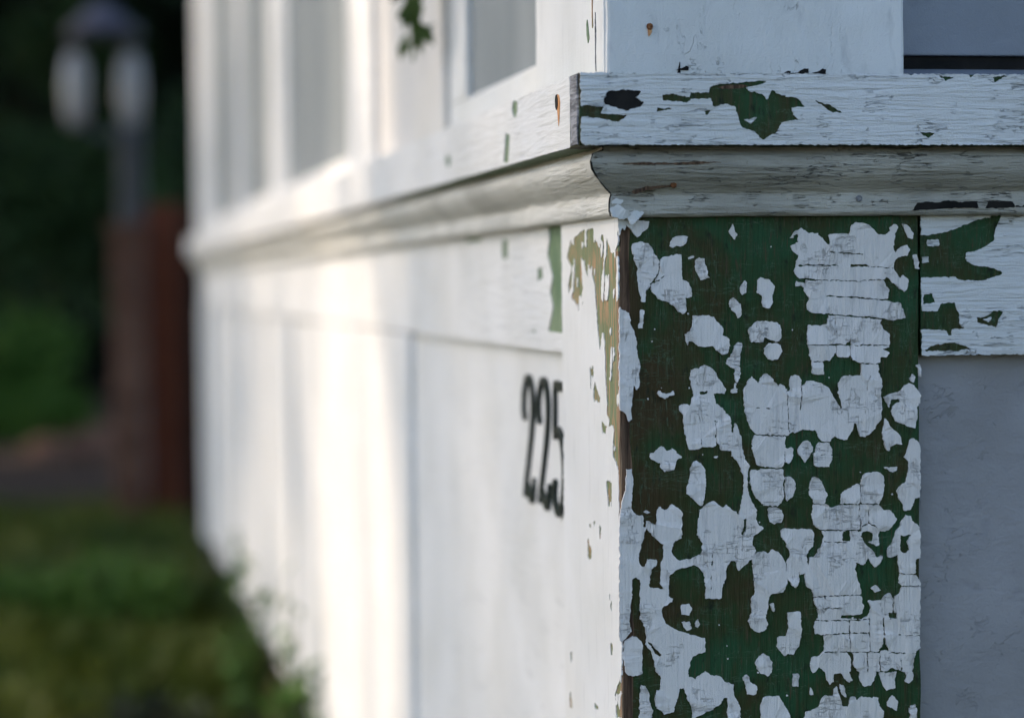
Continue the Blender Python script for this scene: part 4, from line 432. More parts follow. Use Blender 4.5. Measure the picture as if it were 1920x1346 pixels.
  ['1870,6996 1854,6977 1854,6970 1848,6968 1839,6957 1833,6945 1833,6934 1823,6919 1810,6909 1802,6899 1797,6889 1792,6869 1789,6864 1788,6855 1781,6842 1778,6830 1763,6806 1747,6789 1744,6781 1738,6776 1738,6773 1741,6766 1743,6749 1745,6743 1746,6735 1749,6733 1763,6730 1770,6733 1775,6733 1790,6737 1808,6745 1813,6745 1815,6738 1814,6731 1815,6726 1816,6712 1814,6700 1817,6683 1816,6676 1822,6661 1823,6645 1826,6640 1828,6628 1832,6625 1837,6626 1846,6624 1862,6624 1867,6621 1867,6620 1865,6618 1859,6617 1853,6618 1846,6621 1841,6619 1828,6621 1825,6618 1818,6583 1818,6575 1816,6568 1817,6563 1825,6554 1833,6547 1840,6545 1853,6546 1891,6544 1899,6545 1907,6543 1916,6543 1921,6544 1928,6543 1948,6543 1959,6541 1960,6543 1963,6558 1946,6597 1936,6608 1930,6611 1923,6611 1916,6614 1894,6612 1889,6615 1877,6615 1873,6619 1877,6622 1884,6623 1891,6620 1903,6620 1916,6617 1927,6620 1928,6623 1927,6630 1928,6635 1930,6654 1929,6666 1931,6671 1933,6681 1933,6693 1936,6700 1936,6709 1943,6713 1952,6715 1961,6721 1963,6723 1964,6757 1962,6766 1963,6775 1961,6780 1962,6806 1961,6818 1964,6847 1963,6852 1964,6864 1963,6876 1963,6886 1958,6902 1959,6914 1955,6922 1946,6935 1938,6939 1923,6945 1910,6960 1908,6970 1903,6977 1900,6989 1886,6994', '1894,6873 1900,6872 1902,6869 1901,6866 1892,6854 1884,6840 1876,6832 1873,6825 1878,6815 1878,6810 1883,6804 1884,6794 1891,6778 1872,6760 1861,6754 1854,6755 1842,6763 1830,6777 1825,6803 1827,6816 1825,6832 1827,6842 1824,6851 1825,6868 1830,6870 1858,6867'],
  ['1658,6555 1640,6543 1635,6538 1632,6533 1634,6528 1644,6519 1651,6510 1654,6508 1665,6512 1683,6514 1695,6519 1695,6522 1687,6528 1686,6533 1678,6540 1670,6550 1662,6556'],
  ['1840,6540 1836,6537 1835,6531 1829,6520 1828,6511 1823,6506 1820,6498 1810,6487 1799,6480 1790,6479 1785,6473 1787,6461 1785,6454 1786,6447 1784,6442 1786,6434 1782,6423 1784,6410 1783,6403 1784,6384 1788,6375 1802,6374 1806,6371 1804,6345 1805,6340 1811,6335 1798,6332 1787,6334 1782,6337 1778,6335 1775,6340 1769,6340 1766,6340 1769,6336 1768,6334 1757,6334 1754,6337 1758,6340 1758,6342 1749,6349 1750,6356 1748,6370 1750,6373 1761,6375 1771,6375 1775,6379 1776,6412 1775,6427 1779,6441 1777,6470 1771,6475 1769,6482 1763,6489 1760,6497 1756,6500 1747,6498 1740,6499 1734,6497 1719,6482 1717,6475 1710,6469 1704,6459 1679,6458 1663,6455 1654,6456 1643,6454 1627,6455 1622,6453 1615,6453 1611,6452 1611,6448 1619,6439 1629,6423 1628,6408 1623,6390 1618,6378 1613,6373 1613,6367 1608,6359 1602,6355 1591,6353 1575,6344 1563,6341 1550,6342 1549,6341 1563,6337 1565,6335 1552,6330 1531,6332 1495,6332 1491,6329 1489,6319 1486,6310 1483,6315 1483,6322 1481,6331 1460,6334 1445,6334 1442,6336 1444,6337 1451,6339 1461,6337 1497,6339 1508,6337 1522,6339 1533,6339 1536,6341 1527,6343 1504,6345 1497,6344 1485,6347 1472,6345 1460,6347 1433,6347 1424,6350 1424,6353 1427,6364 1432,6370 1437,6371 1444,6370 1472,6371 1486,6369 1492,6370 1502,6368 1522,6369 1534,6367 1541,6368 1554,6367 1559,6370 1566,6377 1570,6378 1572,6381 1573,6393 1582,6408 1583,6418 1571,6448 1569,6477 1565,6491 1537,6493 1525,6492 1519,6493 1512,6491 1491,6493 1480,6491 1469,6493 1459,6490 1432,6492 1411,6491 1383,6492 1372,6490 1344,6492 1331,6488 1330,6481 1326,6476 1325,6485 1322,6488 1319,6490 1287,6487 1269,6489 1257,6488 1254,6485 1249,6469 1265,6436 1272,6423 1278,6419 1287,6418 1304,6420 1310,6423 1317,6421 1327,6423 1334,6419 1343,6421 1372,6417 1386,6421 1400,6418 1418,6420 1430,6418 1432,6415 1429,6411 1421,6410 1402,6412 1384,6410 1366,6414 1341,6412 1334,6414 1331,6401 1329,6400 1326,6410 1322,6413 1304,6415 1292,6415 1280,6417 1276,6413 1274,6408 1276,6401 1274,6393 1278,6381 1278,6374 1280,6360 1279,6357 1271,6350 1269,6345 1271,6343 1290,6338 1297,6342 1314,6341 1332,6342 1344,6341 1351,6337 1346,6334 1334,6332 1327,6336 1320,6335 1302,6337 1275,6335 1263,6336 1258,6327 1257,6320 1253,6313 1249,6301 1249,6293 1260,6257 1262,6255 1275,6255 1284,6250 1298,6249 1307,6251 1316,6250 1321,6252 1331,6255 1342,6252 1358,6255 1379,6253 1385,6255 1404,6254 1411,6255 1422,6254 1427,6251 1420,6247 1411,6247 1385,6247 1377,6249 1365,6247 1346,6249 1323,6247 1319,6244 1317,6238 1318,6222 1323,6196 1318,6173 1320,6164 1317,6145 1305,6132 1292,6123 1286,6116 1274,6112 1263,6114 1258,6112 1242,6112 1237,6110 1234,6107 1234,6101 1230,6094 1230,6089 1224,6070 1225,6063 1222,6048 1226,6041 1230,6024 1241,6003 1245,6004 1259,6014 1268,6024 1272,6031 1282,6039 1284,6040 1288,6039 1292,6034 1299,6030 1303,6023 1321,6010 1327,5991 1327,5983 1332,5967 1333,5957 1340,5950 1349,5930 1352,5928 1358,5929 1368,5940 1374,5942 1376,5945 1379,5970 1378,5989 1379,5993 1383,5996 1392,5996 1406,5998 1424,5999 1434,5987 1449,5961 1455,5955 1463,5952 1466,5946 1478,5938 1484,5938 1502,5950 1503,5955 1497,5964 1487,5987 1480,5997 1481,6002 1486,6009 1492,6036 1493,6053 1491,6067 1494,6089 1486,6103 1475,6117 1472,6125 1465,6129 1440,6131 1426,6130 1416,6132 1394,6130 1382,6132 1371,6132 1350,6134 1325,6131 1318,6133 1317,6135 1320,6139 1327,6139 1336,6141 1364,6139 1402,6140 1410,6137 1432,6137 1448,6135 1464,6136 1469,6135 1489,6137 1489,6144 1491,6149 1489,6156 1489,6163 1488,6170 1488,6185 1486,6209 1487,6214 1484,6221 1487,6228 1486,6244 1480,6248 1447,6246 1432,6248 1429,6251 1443,6256 1454,6254 1477,6254 1480,6253 1482,6254 1484,6257 1482,6262 1485,6276 1482,6298 1486,6310 1491,6300 1490,6283 1492,6274 1493,6259 1495,6256 1505,6254 1518,6255 1537,6253 1548,6250 1525,6246 1495,6247 1492,6245 1489,6228 1491,6216 1494,6211 1494,6182 1496,6158 1492,6151 1497,6135 1510,6133 1515,6135 1526,6131 1535,6134 1542,6132 1547,6133 1568,6131 1579,6132 1588,6134 1595,6131 1608,6130 1617,6133 1618,6134 1618,6169 1620,6184 1617,6203 1621,6210 1622,6208 1623,6196 1625,6191 1625,6163 1622,6150 1626,6139 1626,6132 1631,6131 1638,6132 1650,6130 1668,6129 1679,6131 1686,6137 1688,6142 1696,6152 1701,6162 1707,6181 1705,6191 1708,6217 1710,6220 1713,6222 1719,6211 1722,6197 1723,6185 1725,6178 1725,6171 1741,6159 1747,6147 1746,6133 1741,6129 1720,6135 1699,6132 1691,6125 1689,6111 1690,6106 1688,6101 1692,6092 1690,6075 1693,6056 1691,6049 1692,6044 1692,6039 1694,6034 1692,6027 1694,6018 1694,6006 1696,6003 1699,6001 1712,5999 1732,6003 1766,6022 1780,6017 1784,6013 1805,6008 1826,5999 1829,6001 1829,6016 1832,6023 1837,6013 1836,6006 1834,6001 1835,5997 1855,5988 1868,5965 1863,5945 1857,5936 1857,5928 1873,5917 1881,5916 1910,5937 1911,5939 1909,5950 1911,5963 1906,5993 1908,6000 1908,6010 1912,6044 1918,6058 1920,6073 1924,6082 1927,6100 1926,6103 1920,6106 1904,6105 1901,6107 1901,6108 1906,6110 1913,6109 1927,6111 1933,6121 1942,6126 1949,6133 1956,6137 1959,6144 1958,6177 1961,6187 1959,6194 1960,6213 1959,6216 1955,6219 1941,6219 1933,6222 1937,6225 1951,6224 1957,6225 1959,6228 1958,6235 1962,6251 1959,6261 1961,6278 1958,6302 1959,6319 1947,6328 1948,6330 1957,6333 1961,6337 1959,6345 1962,6361 1959,6371 1961,6395 1959,6411 1961,6417 1960,6433 1962,6452 1960,6486 1962,6496 1962,6529 1959,6537 1948,6536 1937,6537 1919,6536 1903,6538 1894,6536 1885,6538 1867,6539 1858,6537 1848,6537', '1617,6352 1620,6350 1622,6336 1622,6329 1623,6323 1621,6317 1623,6305 1620,6278 1623,6268 1619,6258 1617,6263 1619,6278 1617,6283 1615,6311 1617,6318 1615,6330 1609,6333 1602,6330 1593,6331 1586,6329 1573,6332 1569,6335 1575,6339 1612,6338 1615,6342 1615,6350', '1712,6343 1716,6343 1718,6340 1718,6316 1721,6293 1718,6275 1721,6266 1718,6251 1722,6233 1721,6229 1713,6228 1709,6239 1712,6253 1710,6277 1712,6283 1708,6311 1711,6328 1709,6337', '1392,6341 1412,6340 1421,6338 1437,6338 1440,6336 1429,6332 1413,6333 1399,6332 1378,6334 1371,6333 1364,6336 1364,6338 1373,6340 1378,6338 1383,6341 1387,6340', '1619,6256 1619,6257 1621,6256 1623,6252 1624,6242 1622,6235 1623,6223 1621,6219 1618,6223 1615,6244 1614,6247 1603,6244 1580,6243 1573,6246 1558,6247 1552,6250 1553,6251 1560,6254 1567,6252 1585,6254 1612,6252', '1821,6233 1828,6234 1843,6227 1837,6225 1817,6226 1813,6228 1812,6230 1815,6233', '1863,6230 1899,6229 1905,6227 1905,6225 1894,6223 1872,6221 1855,6225 1856,6227', '1781,6118 1786,6119 1795,6116 1800,6118 1818,6117 1827,6114 1841,6112 1849,6114 1866,6110 1856,6109 1849,6106 1836,6109 1831,6102 1831,6095 1829,6106 1825,6110 1815,6106 1804,6108 1795,6111 1777,6111 1768,6114 1750,6114 1749,6116 1752,6117', '1828,6082 1829,6083 1830,6083 1833,6076 1832,6070 1837,6064 1838,6061 1833,6049 1834,6037 1832,6024 1829,6028 1831,6034 1827,6058 1827,6063 1830,6070 1827,6077'],
  ['979,6461 964,6456 962,6453 968,6441 968,6430 971,6422 982,6407 987,6409 991,6414 988,6433 989,6445 985,6454 985,6460 984,6462'],
  ['428,6473 414,6470 391,6471 383,6468 379,6465 378,6460 382,6438 381,6425 384,6410 386,6407 406,6405 422,6400 431,6403 452,6444 450,6450 439,6462 434,6470 431,6472'],
  ['1156,6404 1142,6404 1131,6401 1124,6402 1101,6397 1089,6396 1082,6398 1079,6396 1077,6391 1078,6367 1080,6360 1080,6348 1082,6335 1081,6307 1083,6299 1080,6290 1076,6285 1068,6255 1061,6251 1053,6251 1039,6248 1023,6248 1016,6245 1012,6242 1011,6220 1002,6186 1014,6170 1027,6151 1035,6146 1038,6140 1046,6135 1048,6128 1054,6124 1061,6126 1078,6135 1089,6130 1096,6130 1106,6128 1110,6129 1123,6144 1146,6176 1148,6184 1155,6204 1154,6211 1157,6228 1165,6243 1164,6252 1167,6258 1167,6267 1164,6281 1164,6289 1167,6294 1165,6301 1167,6308 1162,6323 1164,6330 1164,6345 1160,6357 1162,6368 1161,6374 1163,6386 1159,6395 1159,6403'],
  ['488,6372 479,6364 470,6349 472,6342 473,6329 487,6322 496,6331 504,6343 498,6356 492,6364 490,6370'],
  ['392,6364 384,6362 383,6361 387,6347 398,6325 412,6307 414,6307 421,6310 433,6313 446,6320 447,6328 443,6333 441,6347 434,6363 427,6361 418,6363 411,6363 404,6365'],
  ['62,6284 55,6282 41,6270 34,6269 29,6260 15,6251 11,6246 9,6210 4,6182 3,6165 3,6155 10,6123 10,6101 16,6091 16,6082 19,6070 18,6060 20,6050 25,6047 32,6045 65,6030 82,6036 91,6036 122,6042 125,6044 128,6053 128,6058 125,6068 127,6075 125,6088 129,6100 125,6119 128,6129 126,6139 128,6145 126,6161 128,6177 126,6198 129,6220 127,6238 118,6249 112,6259 107,6262 96,6276 72,6281 65,6285'],
  ['1618,6126 1609,6124 1607,6119 1611,6081 1609,6073 1610,6068 1609,6059 1613,6042 1610,6035 1609,6027 1613,6020 1613,6014 1612,6001 1611,5997 1609,5997 1607,5999 1605,6011 1606,6020 1608,6028 1604,6039 1605,6054 1603,6061 1604,6068 1601,6085 1603,6095 1600,6124 1595,6126 1574,6124 1561,6127 1543,6126 1520,6128 1513,6125 1504,6128 1501,6127 1501,6125 1511,6095 1511,6087 1514,6075 1510,6065 1511,6049 1513,6041 1523,6026 1529,6023 1531,6018 1541,6003 1548,5998 1550,5991 1551,5981 1553,5974 1552,5967 1554,5962 1554,5945 1561,5931 1567,5927 1575,5913 1583,5909 1595,5909 1615,5913 1622,5913 1628,5916 1646,5939 1654,5956 1657,5972 1660,5977 1663,5997 1666,5999 1673,5998 1679,6000 1686,6003 1688,6006 1686,6015 1688,6029 1685,6036 1687,6065 1684,6087 1686,6092 1685,6097 1687,6101 1684,6116 1677,6122 1659,6123 1654,6122 1649,6124 1634,6124'],
  ['917,6142 883,6123 870,6102 864,6084 864,6075 869,6058 869,6048 873,6043 881,6037 891,6027 895,6022 903,6016 914,6012 933,6007 945,6002 957,6005 960,6012 969,6022 973,6042 972,6049 974,6059 974,6085 973,6090 962,6103 957,6114 950,6123 936,6129 927,6138 921,6141'],
  ['1789,5996 1782,5992 1774,5991 1769,5988 1762,5988 1739,5990 1730,5988 1714,5995 1703,5992 1691,5995 1683,5993 1686,5981 1692,5965 1691,5958 1695,5946 1696,5931 1703,5918 1705,5911 1715,5895 1726,5882 1729,5879 1734,5878 1742,5880 1747,5880 1761,5885 1770,5883 1785,5886 1790,5889 1790,5904 1788,5913 1789,5918 1785,5929 1784,5943 1786,5953 1792,5965 1799,5994 1798,5996'],
  ['1111,6005 1109,6003 1108,5983 1106,5978 1107,5960 1110,5950 1107,5942 1109,5935 1112,5927 1115,5925 1141,5925 1144,5927 1146,5935 1145,5950 1150,5978 1149,6001 1145,6003 1135,6005'],
  ['797,6008 790,6005 786,5999 779,5996 778,5992 783,5983 785,5976 791,5969 793,5956 798,5947 801,5937 799,5928 802,5921 802,5911 804,5904 803,5898 805,5892 808,5890 841,5886 853,5883 867,5884 868,5905 873,5920 872,5941 868,5945 835,5957 828,5962 823,5975 824,5983 823,5999 814,6007 804,6010'],
  ['1418,5928 1421,5907 1420,5900 1425,5890 1427,5883 1431,5876 1433,5864 1442,5851 1453,5845 1461,5844 1462,5846 1460,5851 1461,5856 1450,5896 1445,5904 1444,5916 1441,5919 1427,5925 1421,5929'],
  ['118,5976 114,5972 116,5965 113,5957 113,5949 115,5944 113,5937 114,5930 110,5918 111,5888 109,5880 110,5866 107,5855 109,5844 108,5836 105,5831 108,5794 102,5774 104,5764 105,5758 109,5755 138,5756 150,5754 174,5754 178,5757 184,5774 186,5794 191,5812 190,5816 186,5821 181,5838 178,5843 176,5855 167,5871 168,5882 170,5899 172,5904 173,5918 170,5923 164,5929 160,5938 142,5966 138,5968 126,5971'],
  ['1393,5910 1381,5905 1378,5902 1378,5859 1377,5857 1373,5855 1364,5855 1355,5857 1345,5859 1338,5858 1329,5860 1325,5858 1318,5857 1302,5851 1296,5842 1295,5833 1290,5825 1288,5813 1275,5786 1240,5773 1231,5772 1224,5767 1215,5766 1210,5762 1204,5762 1197,5759 1193,5752 1188,5737 1187,5730 1184,5725 1184,5718 1178,5703 1179,5700 1186,5700 1200,5696 1209,5698 1230,5695 1237,5698 1250,5695 1324,5694 1344,5691 1365,5693 1393,5689 1414,5691 1422,5688 1439,5690 1457,5686 1477,5687 1485,5684 1494,5686 1503,5685 1512,5686 1541,5684 1558,5682 1580,5683 1598,5681 1606,5679 1624,5682 1644,5679 1656,5681 1681,5679 1697,5676 1708,5679 1708,5683 1704,5697 1705,5700 1705,5707 1708,5714 1704,5726 1704,5750 1683,5780 1683,5790 1679,5797 1678,5804 1673,5813 1673,5828 1659,5833 1654,5833 1645,5834 1638,5833 1620,5837 1604,5836 1593,5839 1575,5839 1568,5842 1552,5834 1538,5823 1531,5820 1526,5824 1524,5834 1517,5841 1495,5845 1489,5839 1487,5829 1480,5812 1472,5785 1468,5783 1463,5784 1458,5781 1445,5784 1440,5788 1436,5796 1433,5809 1433,5814 1428,5828 1424,5837 1423,5844 1418,5851 1416,5859 1406,5884 1400,5908 1396,5911'],
  ['1221,5910 1220,5905 1220,5871 1224,5868 1237,5868 1240,5870 1241,5883 1239,5897 1234,5905 1225,5910'],
  ['1770,5843 1764,5838 1735,5800 1735,5793 1739,5774 1741,5771 1746,5767 1757,5763 1764,5764 1793,5744 1798,5743 1800,5744 1803,5754 1803,5770 1808,5785 1808,5794 1802,5807 1785,5824 1781,5833 1776,5836 1772,5842'],
  ['955,5871 943,5869 936,5869 915,5863 907,5846 905,5836 898,5822 893,5816 892,5811 895,5804 892,5783 894,5778 896,5766 895,5756 898,5718 901,5711 908,5708 920,5712 929,5708 945,5709 963,5707 971,5709 1015,5705 1022,5707 1031,5705 1038,5706 1042,5706 1047,5708 1057,5704 1066,5705 1082,5704 1090,5705 1091,5710 1091,5717 1087,5728 1086,5743 1081,5752 1081,5757 1076,5764 1074,5772 1063,5790 1058,5803 1053,5807 1049,5813 1045,5826 1037,5832 1034,5839 1023,5851 1016,5863 1013,5865 1002,5868 966,5869'],
  ['1922,5778 1908,5776 1897,5774 1893,5771 1891,5761 1892,5749 1890,5730 1892,5715 1885,5694 1885,5687 1880,5677 1880,5672 1882,5669 1927,5667 1930,5668 1933,5671 1935,5685 1932,5692 1933,5699 1931,5710 1931,5718 1928,5723 1929,5747 1925,5755 1926,5760 1925,5768 1925,5775 1924,5778'],
 ],
 'ledge': [
  ['-296,9785 -299,9780 -300,9757 -299,9741 -300,9736 -299,9702 -297,9693 -298,9686 -297,9660 -299,9649 -298,9618 -299,9599 -299,9592 -297,9589 -292,9587 -255,9585 -247,9583 -242,9584 -232,9582 -197,9579 -182,9576 -172,9577 -160,9575 -158,9573 -158,9570 -170,9542 -169,9539 -166,9537 -132,9535 -126,9533 -116,9534 -107,9531 -97,9532 -89,9529 -79,9530 -69,9528 -47,9528 -10,9524 -8,9523 -12,9518 -26,9510 -31,9505 -66,9487 -93,9490 -118,9496 -136,9499 -141,9501 -159,9502 -176,9506 -209,9509 -256,9516 -279,9518 -287,9520 -297,9519 -298,9516 -298,9482 -301,9452 -299,9443 -298,9426 -300,9391 -299,9365 -296,9351 -279,9348 -251,9346 -204,9347 -166,9345 -144,9346 -137,9347 -126,9346 -104,9345 -34,9347 -17,9346 -4,9347 1,9346 36,9346 43,9347 68,9346 78,9347 88,9346 102,9347 132,9346 149,9346 156,9345 167,9347 177,9346 240,9345 263,9347 278,9345 300,9346 307,9345 349,9347 376,9346 398,9347 425,9345 454,9347 469,9345 508,9346 517,9345 525,9346 544,9345 578,9346 603,9345 613,9347 637,9346 649,9347 676,9345 690,9347 708,9346 749,9346 775,9345 797,9346 898,9346 905,9345 917,9346 953,9346 965,9347 977,9345 999,9347 1028,9346 1040,9347 1061,9345 1105,9347 1140,9345 1157,9347 1172,9345 1179,9347 1186,9345 1198,9346 1243,9345 1258,9347 1267,9345 1293,9346 1300,9345 1329,9347 1338,9346 1388,9346 1396,9345 1462,9346 1492,9345 1526,9346 1542,9345 1558,9346 1591,9345 1617,9347 1625,9345 1636,9346 1648,9345 1657,9346 1691,9345 1697,9347 1721,9345 1779,9346 1822,9345 1859,9346 1899,9346 1908,9344 1917,9345 1936,9345 1950,9347 1982,9344 2013,9346 2031,9345 2045,9346 2064,9345 2127,9346 2136,9345 2155,9347 2164,9345 2185,9346 2203,9344 2236,9347 2247,9345 2272,9344 2289,9346 2302,9345 2314,9346 2332,9345 2344,9347 2353,9345 2380,9346 2392,9344 2420,9346 2459,9345 2475,9346 2546,9345 2564,9346 2573,9345 2624,9346 2644,9344 2651,9346 2667,9344 2685,9346 2697,9344 2728,9345 2738,9347 2783,9344 2797,9346 2837,9345 2853,9347 2860,9345 2901,9345 2915,9344 2958,9346 3003,9345 3009,9344 3016,9346 3032,9345 3039,9347 3050,9345 3068,9346 3080,9344 3120,9346 3145,9345 3167,9346 3183,9345 3194,9346 3206,9344 3215,9345 3239,9344 3250,9346 3273,9344 3280,9345 3326,9344 3333,9346 3394,9346 3398,9347 3399,9349 3400,9363 3398,9390 3400,9426 3397,9439 3399,9449 3399,9517 3400,9527 3398,9541 3400,9549 3398,9561 3400,9576 3399,9622 3400,9644 3399,9668 3400,9686 3398,9693 3400,9708 3401,9736 3400,9756 3401,9771 3398,9783 3390,9786 3320,9785 3293,9787 3249,9785 3235,9787 3215,9785 3181,9787 3159,9785 3134,9787 3098,9786 3091,9785 3066,9787 3050,9785 3032,9786 3023,9785 3008,9786 2983,9785 2958,9786 2949,9785 2938,9787 2921,9786 2912,9788 2894,9785 2869,9787 2833,9785 2808,9786 2803,9786 2794,9787 2767,9785 2751,9786 2742,9785 2713,9786 2696,9785 2687,9786 2674,9784 2633,9787 2624,9785 2610,9786 2600,9784 2589,9786 2578,9785 2568,9787 2545,9786 2537,9787 2513,9786 2497,9787 2477,9786 2461,9787 2438,9784 2429,9786 2406,9785 2401,9787 2375,9785 2364,9786 2316,9785 2283,9786 2272,9784 2240,9785 2233,9783 2205,9765 2202,9764 2196,9769 2190,9782 2186,9786 2166,9787 2154,9786 2133,9786 2126,9787 2103,9785 2066,9787 2052,9785 2017,9786 1998,9785 1942,9786 1926,9785 1898,9785 1877,9788 1863,9786 1844,9787 1811,9785 1797,9787 1790,9786 1767,9785 1748,9786 1720,9785 1703,9787 1687,9785 1656,9787 1632,9785 1616,9786 1600,9785 1562,9785 1543,9787 1529,9786 1517,9788 1495,9786 1467,9787 1455,9786 1446,9787 1425,9786 1382,9787 1368,9785 1358,9787 1329,9785 1317,9786 1273,9785 1253,9786 1242,9785 1223,9785 1199,9788 1184,9786 1167,9787 1160,9786 1153,9788 1144,9788 1136,9786 1127,9787 1113,9785 1036,9786 970,9785 963,9786 952,9787 946,9785 918,9786 910,9784 853,9787 814,9786 802,9785 782,9787 763,9786 749,9787 734,9785 719,9786 676,9785 669,9787 656,9785 627,9786 603,9785 590,9786 559,9784 519,9787 510,9786 486,9787 480,9786 473,9787 436,9785 422,9787 414,9786 375,9785 360,9786 333,9785 319,9786 297,9785 277,9786 262,9784 249,9785 205,9784 193,9787 180,9786 131,9787 124,9785 79,9787 35,9785 17,9787 -3,9785 -11,9786 -36,9785 -43,9786 -57,9785 -62,9787 -78,9785 -113,9784 -143,9787 -168,9786 -180,9787 -187,9786 -238,9787', '2422,9780 2440,9781 2441,9778 2437,9775 2403,9757 2396,9756 2387,9749 2365,9739 2362,9739 2360,9741 2347,9765 2349,9768 2353,9770 2378,9772 2387,9775 2403,9775', '1999,9775 2008,9775 2022,9772 2033,9774 2054,9772 2068,9773 2079,9771 2094,9770 2097,9768 2094,9766 2082,9763 2061,9753 2043,9747 2040,9747 2033,9749 2024,9757 2007,9765 2000,9771', '856,9741 870,9741 872,9740 872,9738 849,9720 785,9708 774,9704 761,9702 745,9698 744,9697 746,9693 753,9690 769,9677 806,9669 811,9667 827,9665 839,9661 846,9661 852,9658 859,9648 866,9641 874,9630 879,9626 885,9630 891,9645 896,9651 901,9664 908,9676 912,9681 916,9681 953,9657 963,9653 1004,9644 1030,9642 1083,9630 1093,9620 1109,9596 1120,9583 1119,9579 1114,9578 1102,9579 1095,9578 1086,9579 1040,9577 1038,9571 1041,9559 1046,9531 1063,9516 1078,9507 1079,9505 1079,9503 1065,9499 1044,9498 1017,9494 1002,9490 984,9490 974,9486 970,9482 960,9462 951,9447 949,9441 945,9436 941,9428 929,9419 900,9404 895,9400 876,9389 859,9382 854,9377 850,9376 846,9376 836,9386 820,9406 798,9428 709,9457 704,9465 696,9504 687,9534 683,9552 683,9557 678,9575 675,9578 644,9590 631,9593 625,9596 612,9599 539,9578 533,9584 531,9599 523,9627 519,9629 497,9630 472,9629 444,9630 433,9628 419,9629 399,9628 394,9627 372,9605 350,9609 323,9610 313,9613 301,9612 294,9614 287,9613 277,9616 266,9615 247,9618 229,9619 216,9621 213,9626 213,9644 215,9650 241,9655 263,9656 269,9658 286,9657 295,9654 303,9653 325,9648 332,9648 343,9644 358,9642 369,9639 375,9639 380,9638 385,9641 390,9651 394,9661 399,9665 436,9667 463,9665 472,9668 504,9668 507,9672 512,9694 516,9703 543,9710 599,9719 625,9721 632,9723 637,9722 645,9724 683,9729 691,9728 705,9730 717,9729 732,9732 742,9732 749,9734 781,9736 788,9735 798,9738 804,9737 812,9739 834,9739', '-34,9684 -31,9684 -17,9680 -9,9681 8,9680 14,9678 23,9678 39,9676 65,9676 84,9671 83,9668 73,9658 46,9639 45,9637 47,9634 57,9628 62,9624 70,9621 82,9612 92,9608 94,9606 94,9601 89,9596 85,9590 75,9577 72,9575 60,9574 43,9568 37,9568 5,9558 -17,9554 -55,9563 -75,9570 -94,9575 -133,9588 -143,9594 -152,9610 -155,9618 -155,9622 -141,9646 -138,9653 -126,9671 -121,9673 -113,9673 -94,9677 -86,9677 -76,9679 -58,9680 -49,9682 -41,9682', '1187,9616 1190,9617 1195,9617 1200,9614 1209,9613 1219,9608 1279,9592 1315,9569 1358,9547 1361,9543 1361,9542 1358,9541 1351,9542 1336,9542 1325,9545 1308,9545 1299,9547 1289,9554 1274,9561 1267,9566 1259,9570 1253,9575 1236,9583 1210,9600 1198,9610 1188,9614', '184,9572 189,9573 215,9571 260,9570 278,9566 258,9560 248,9560 235,9557 225,9557 218,9555 211,9556 196,9553 184,9553 181,9554 180,9557 181,9570', '484,9558 500,9559 506,9558 513,9560 517,9559 517,9556 503,9534 498,9529 496,9529 491,9536 484,9547 480,9555 481,9557', '1868,9423 1891,9424 1912,9421 1929,9422 1940,9419 1957,9421 1966,9418 1964,9413 1947,9403 1934,9393 1929,9390 1922,9388 1901,9401 1893,9404 1877,9416 1869,9420 1867,9421'],
  ['804,9516 774,9510 759,9505 749,9504 739,9501 736,9498 744,9491 762,9484 773,9478 778,9478 781,9480 810,9511 812,9516 810,9517'],
 ],
 'rail': [
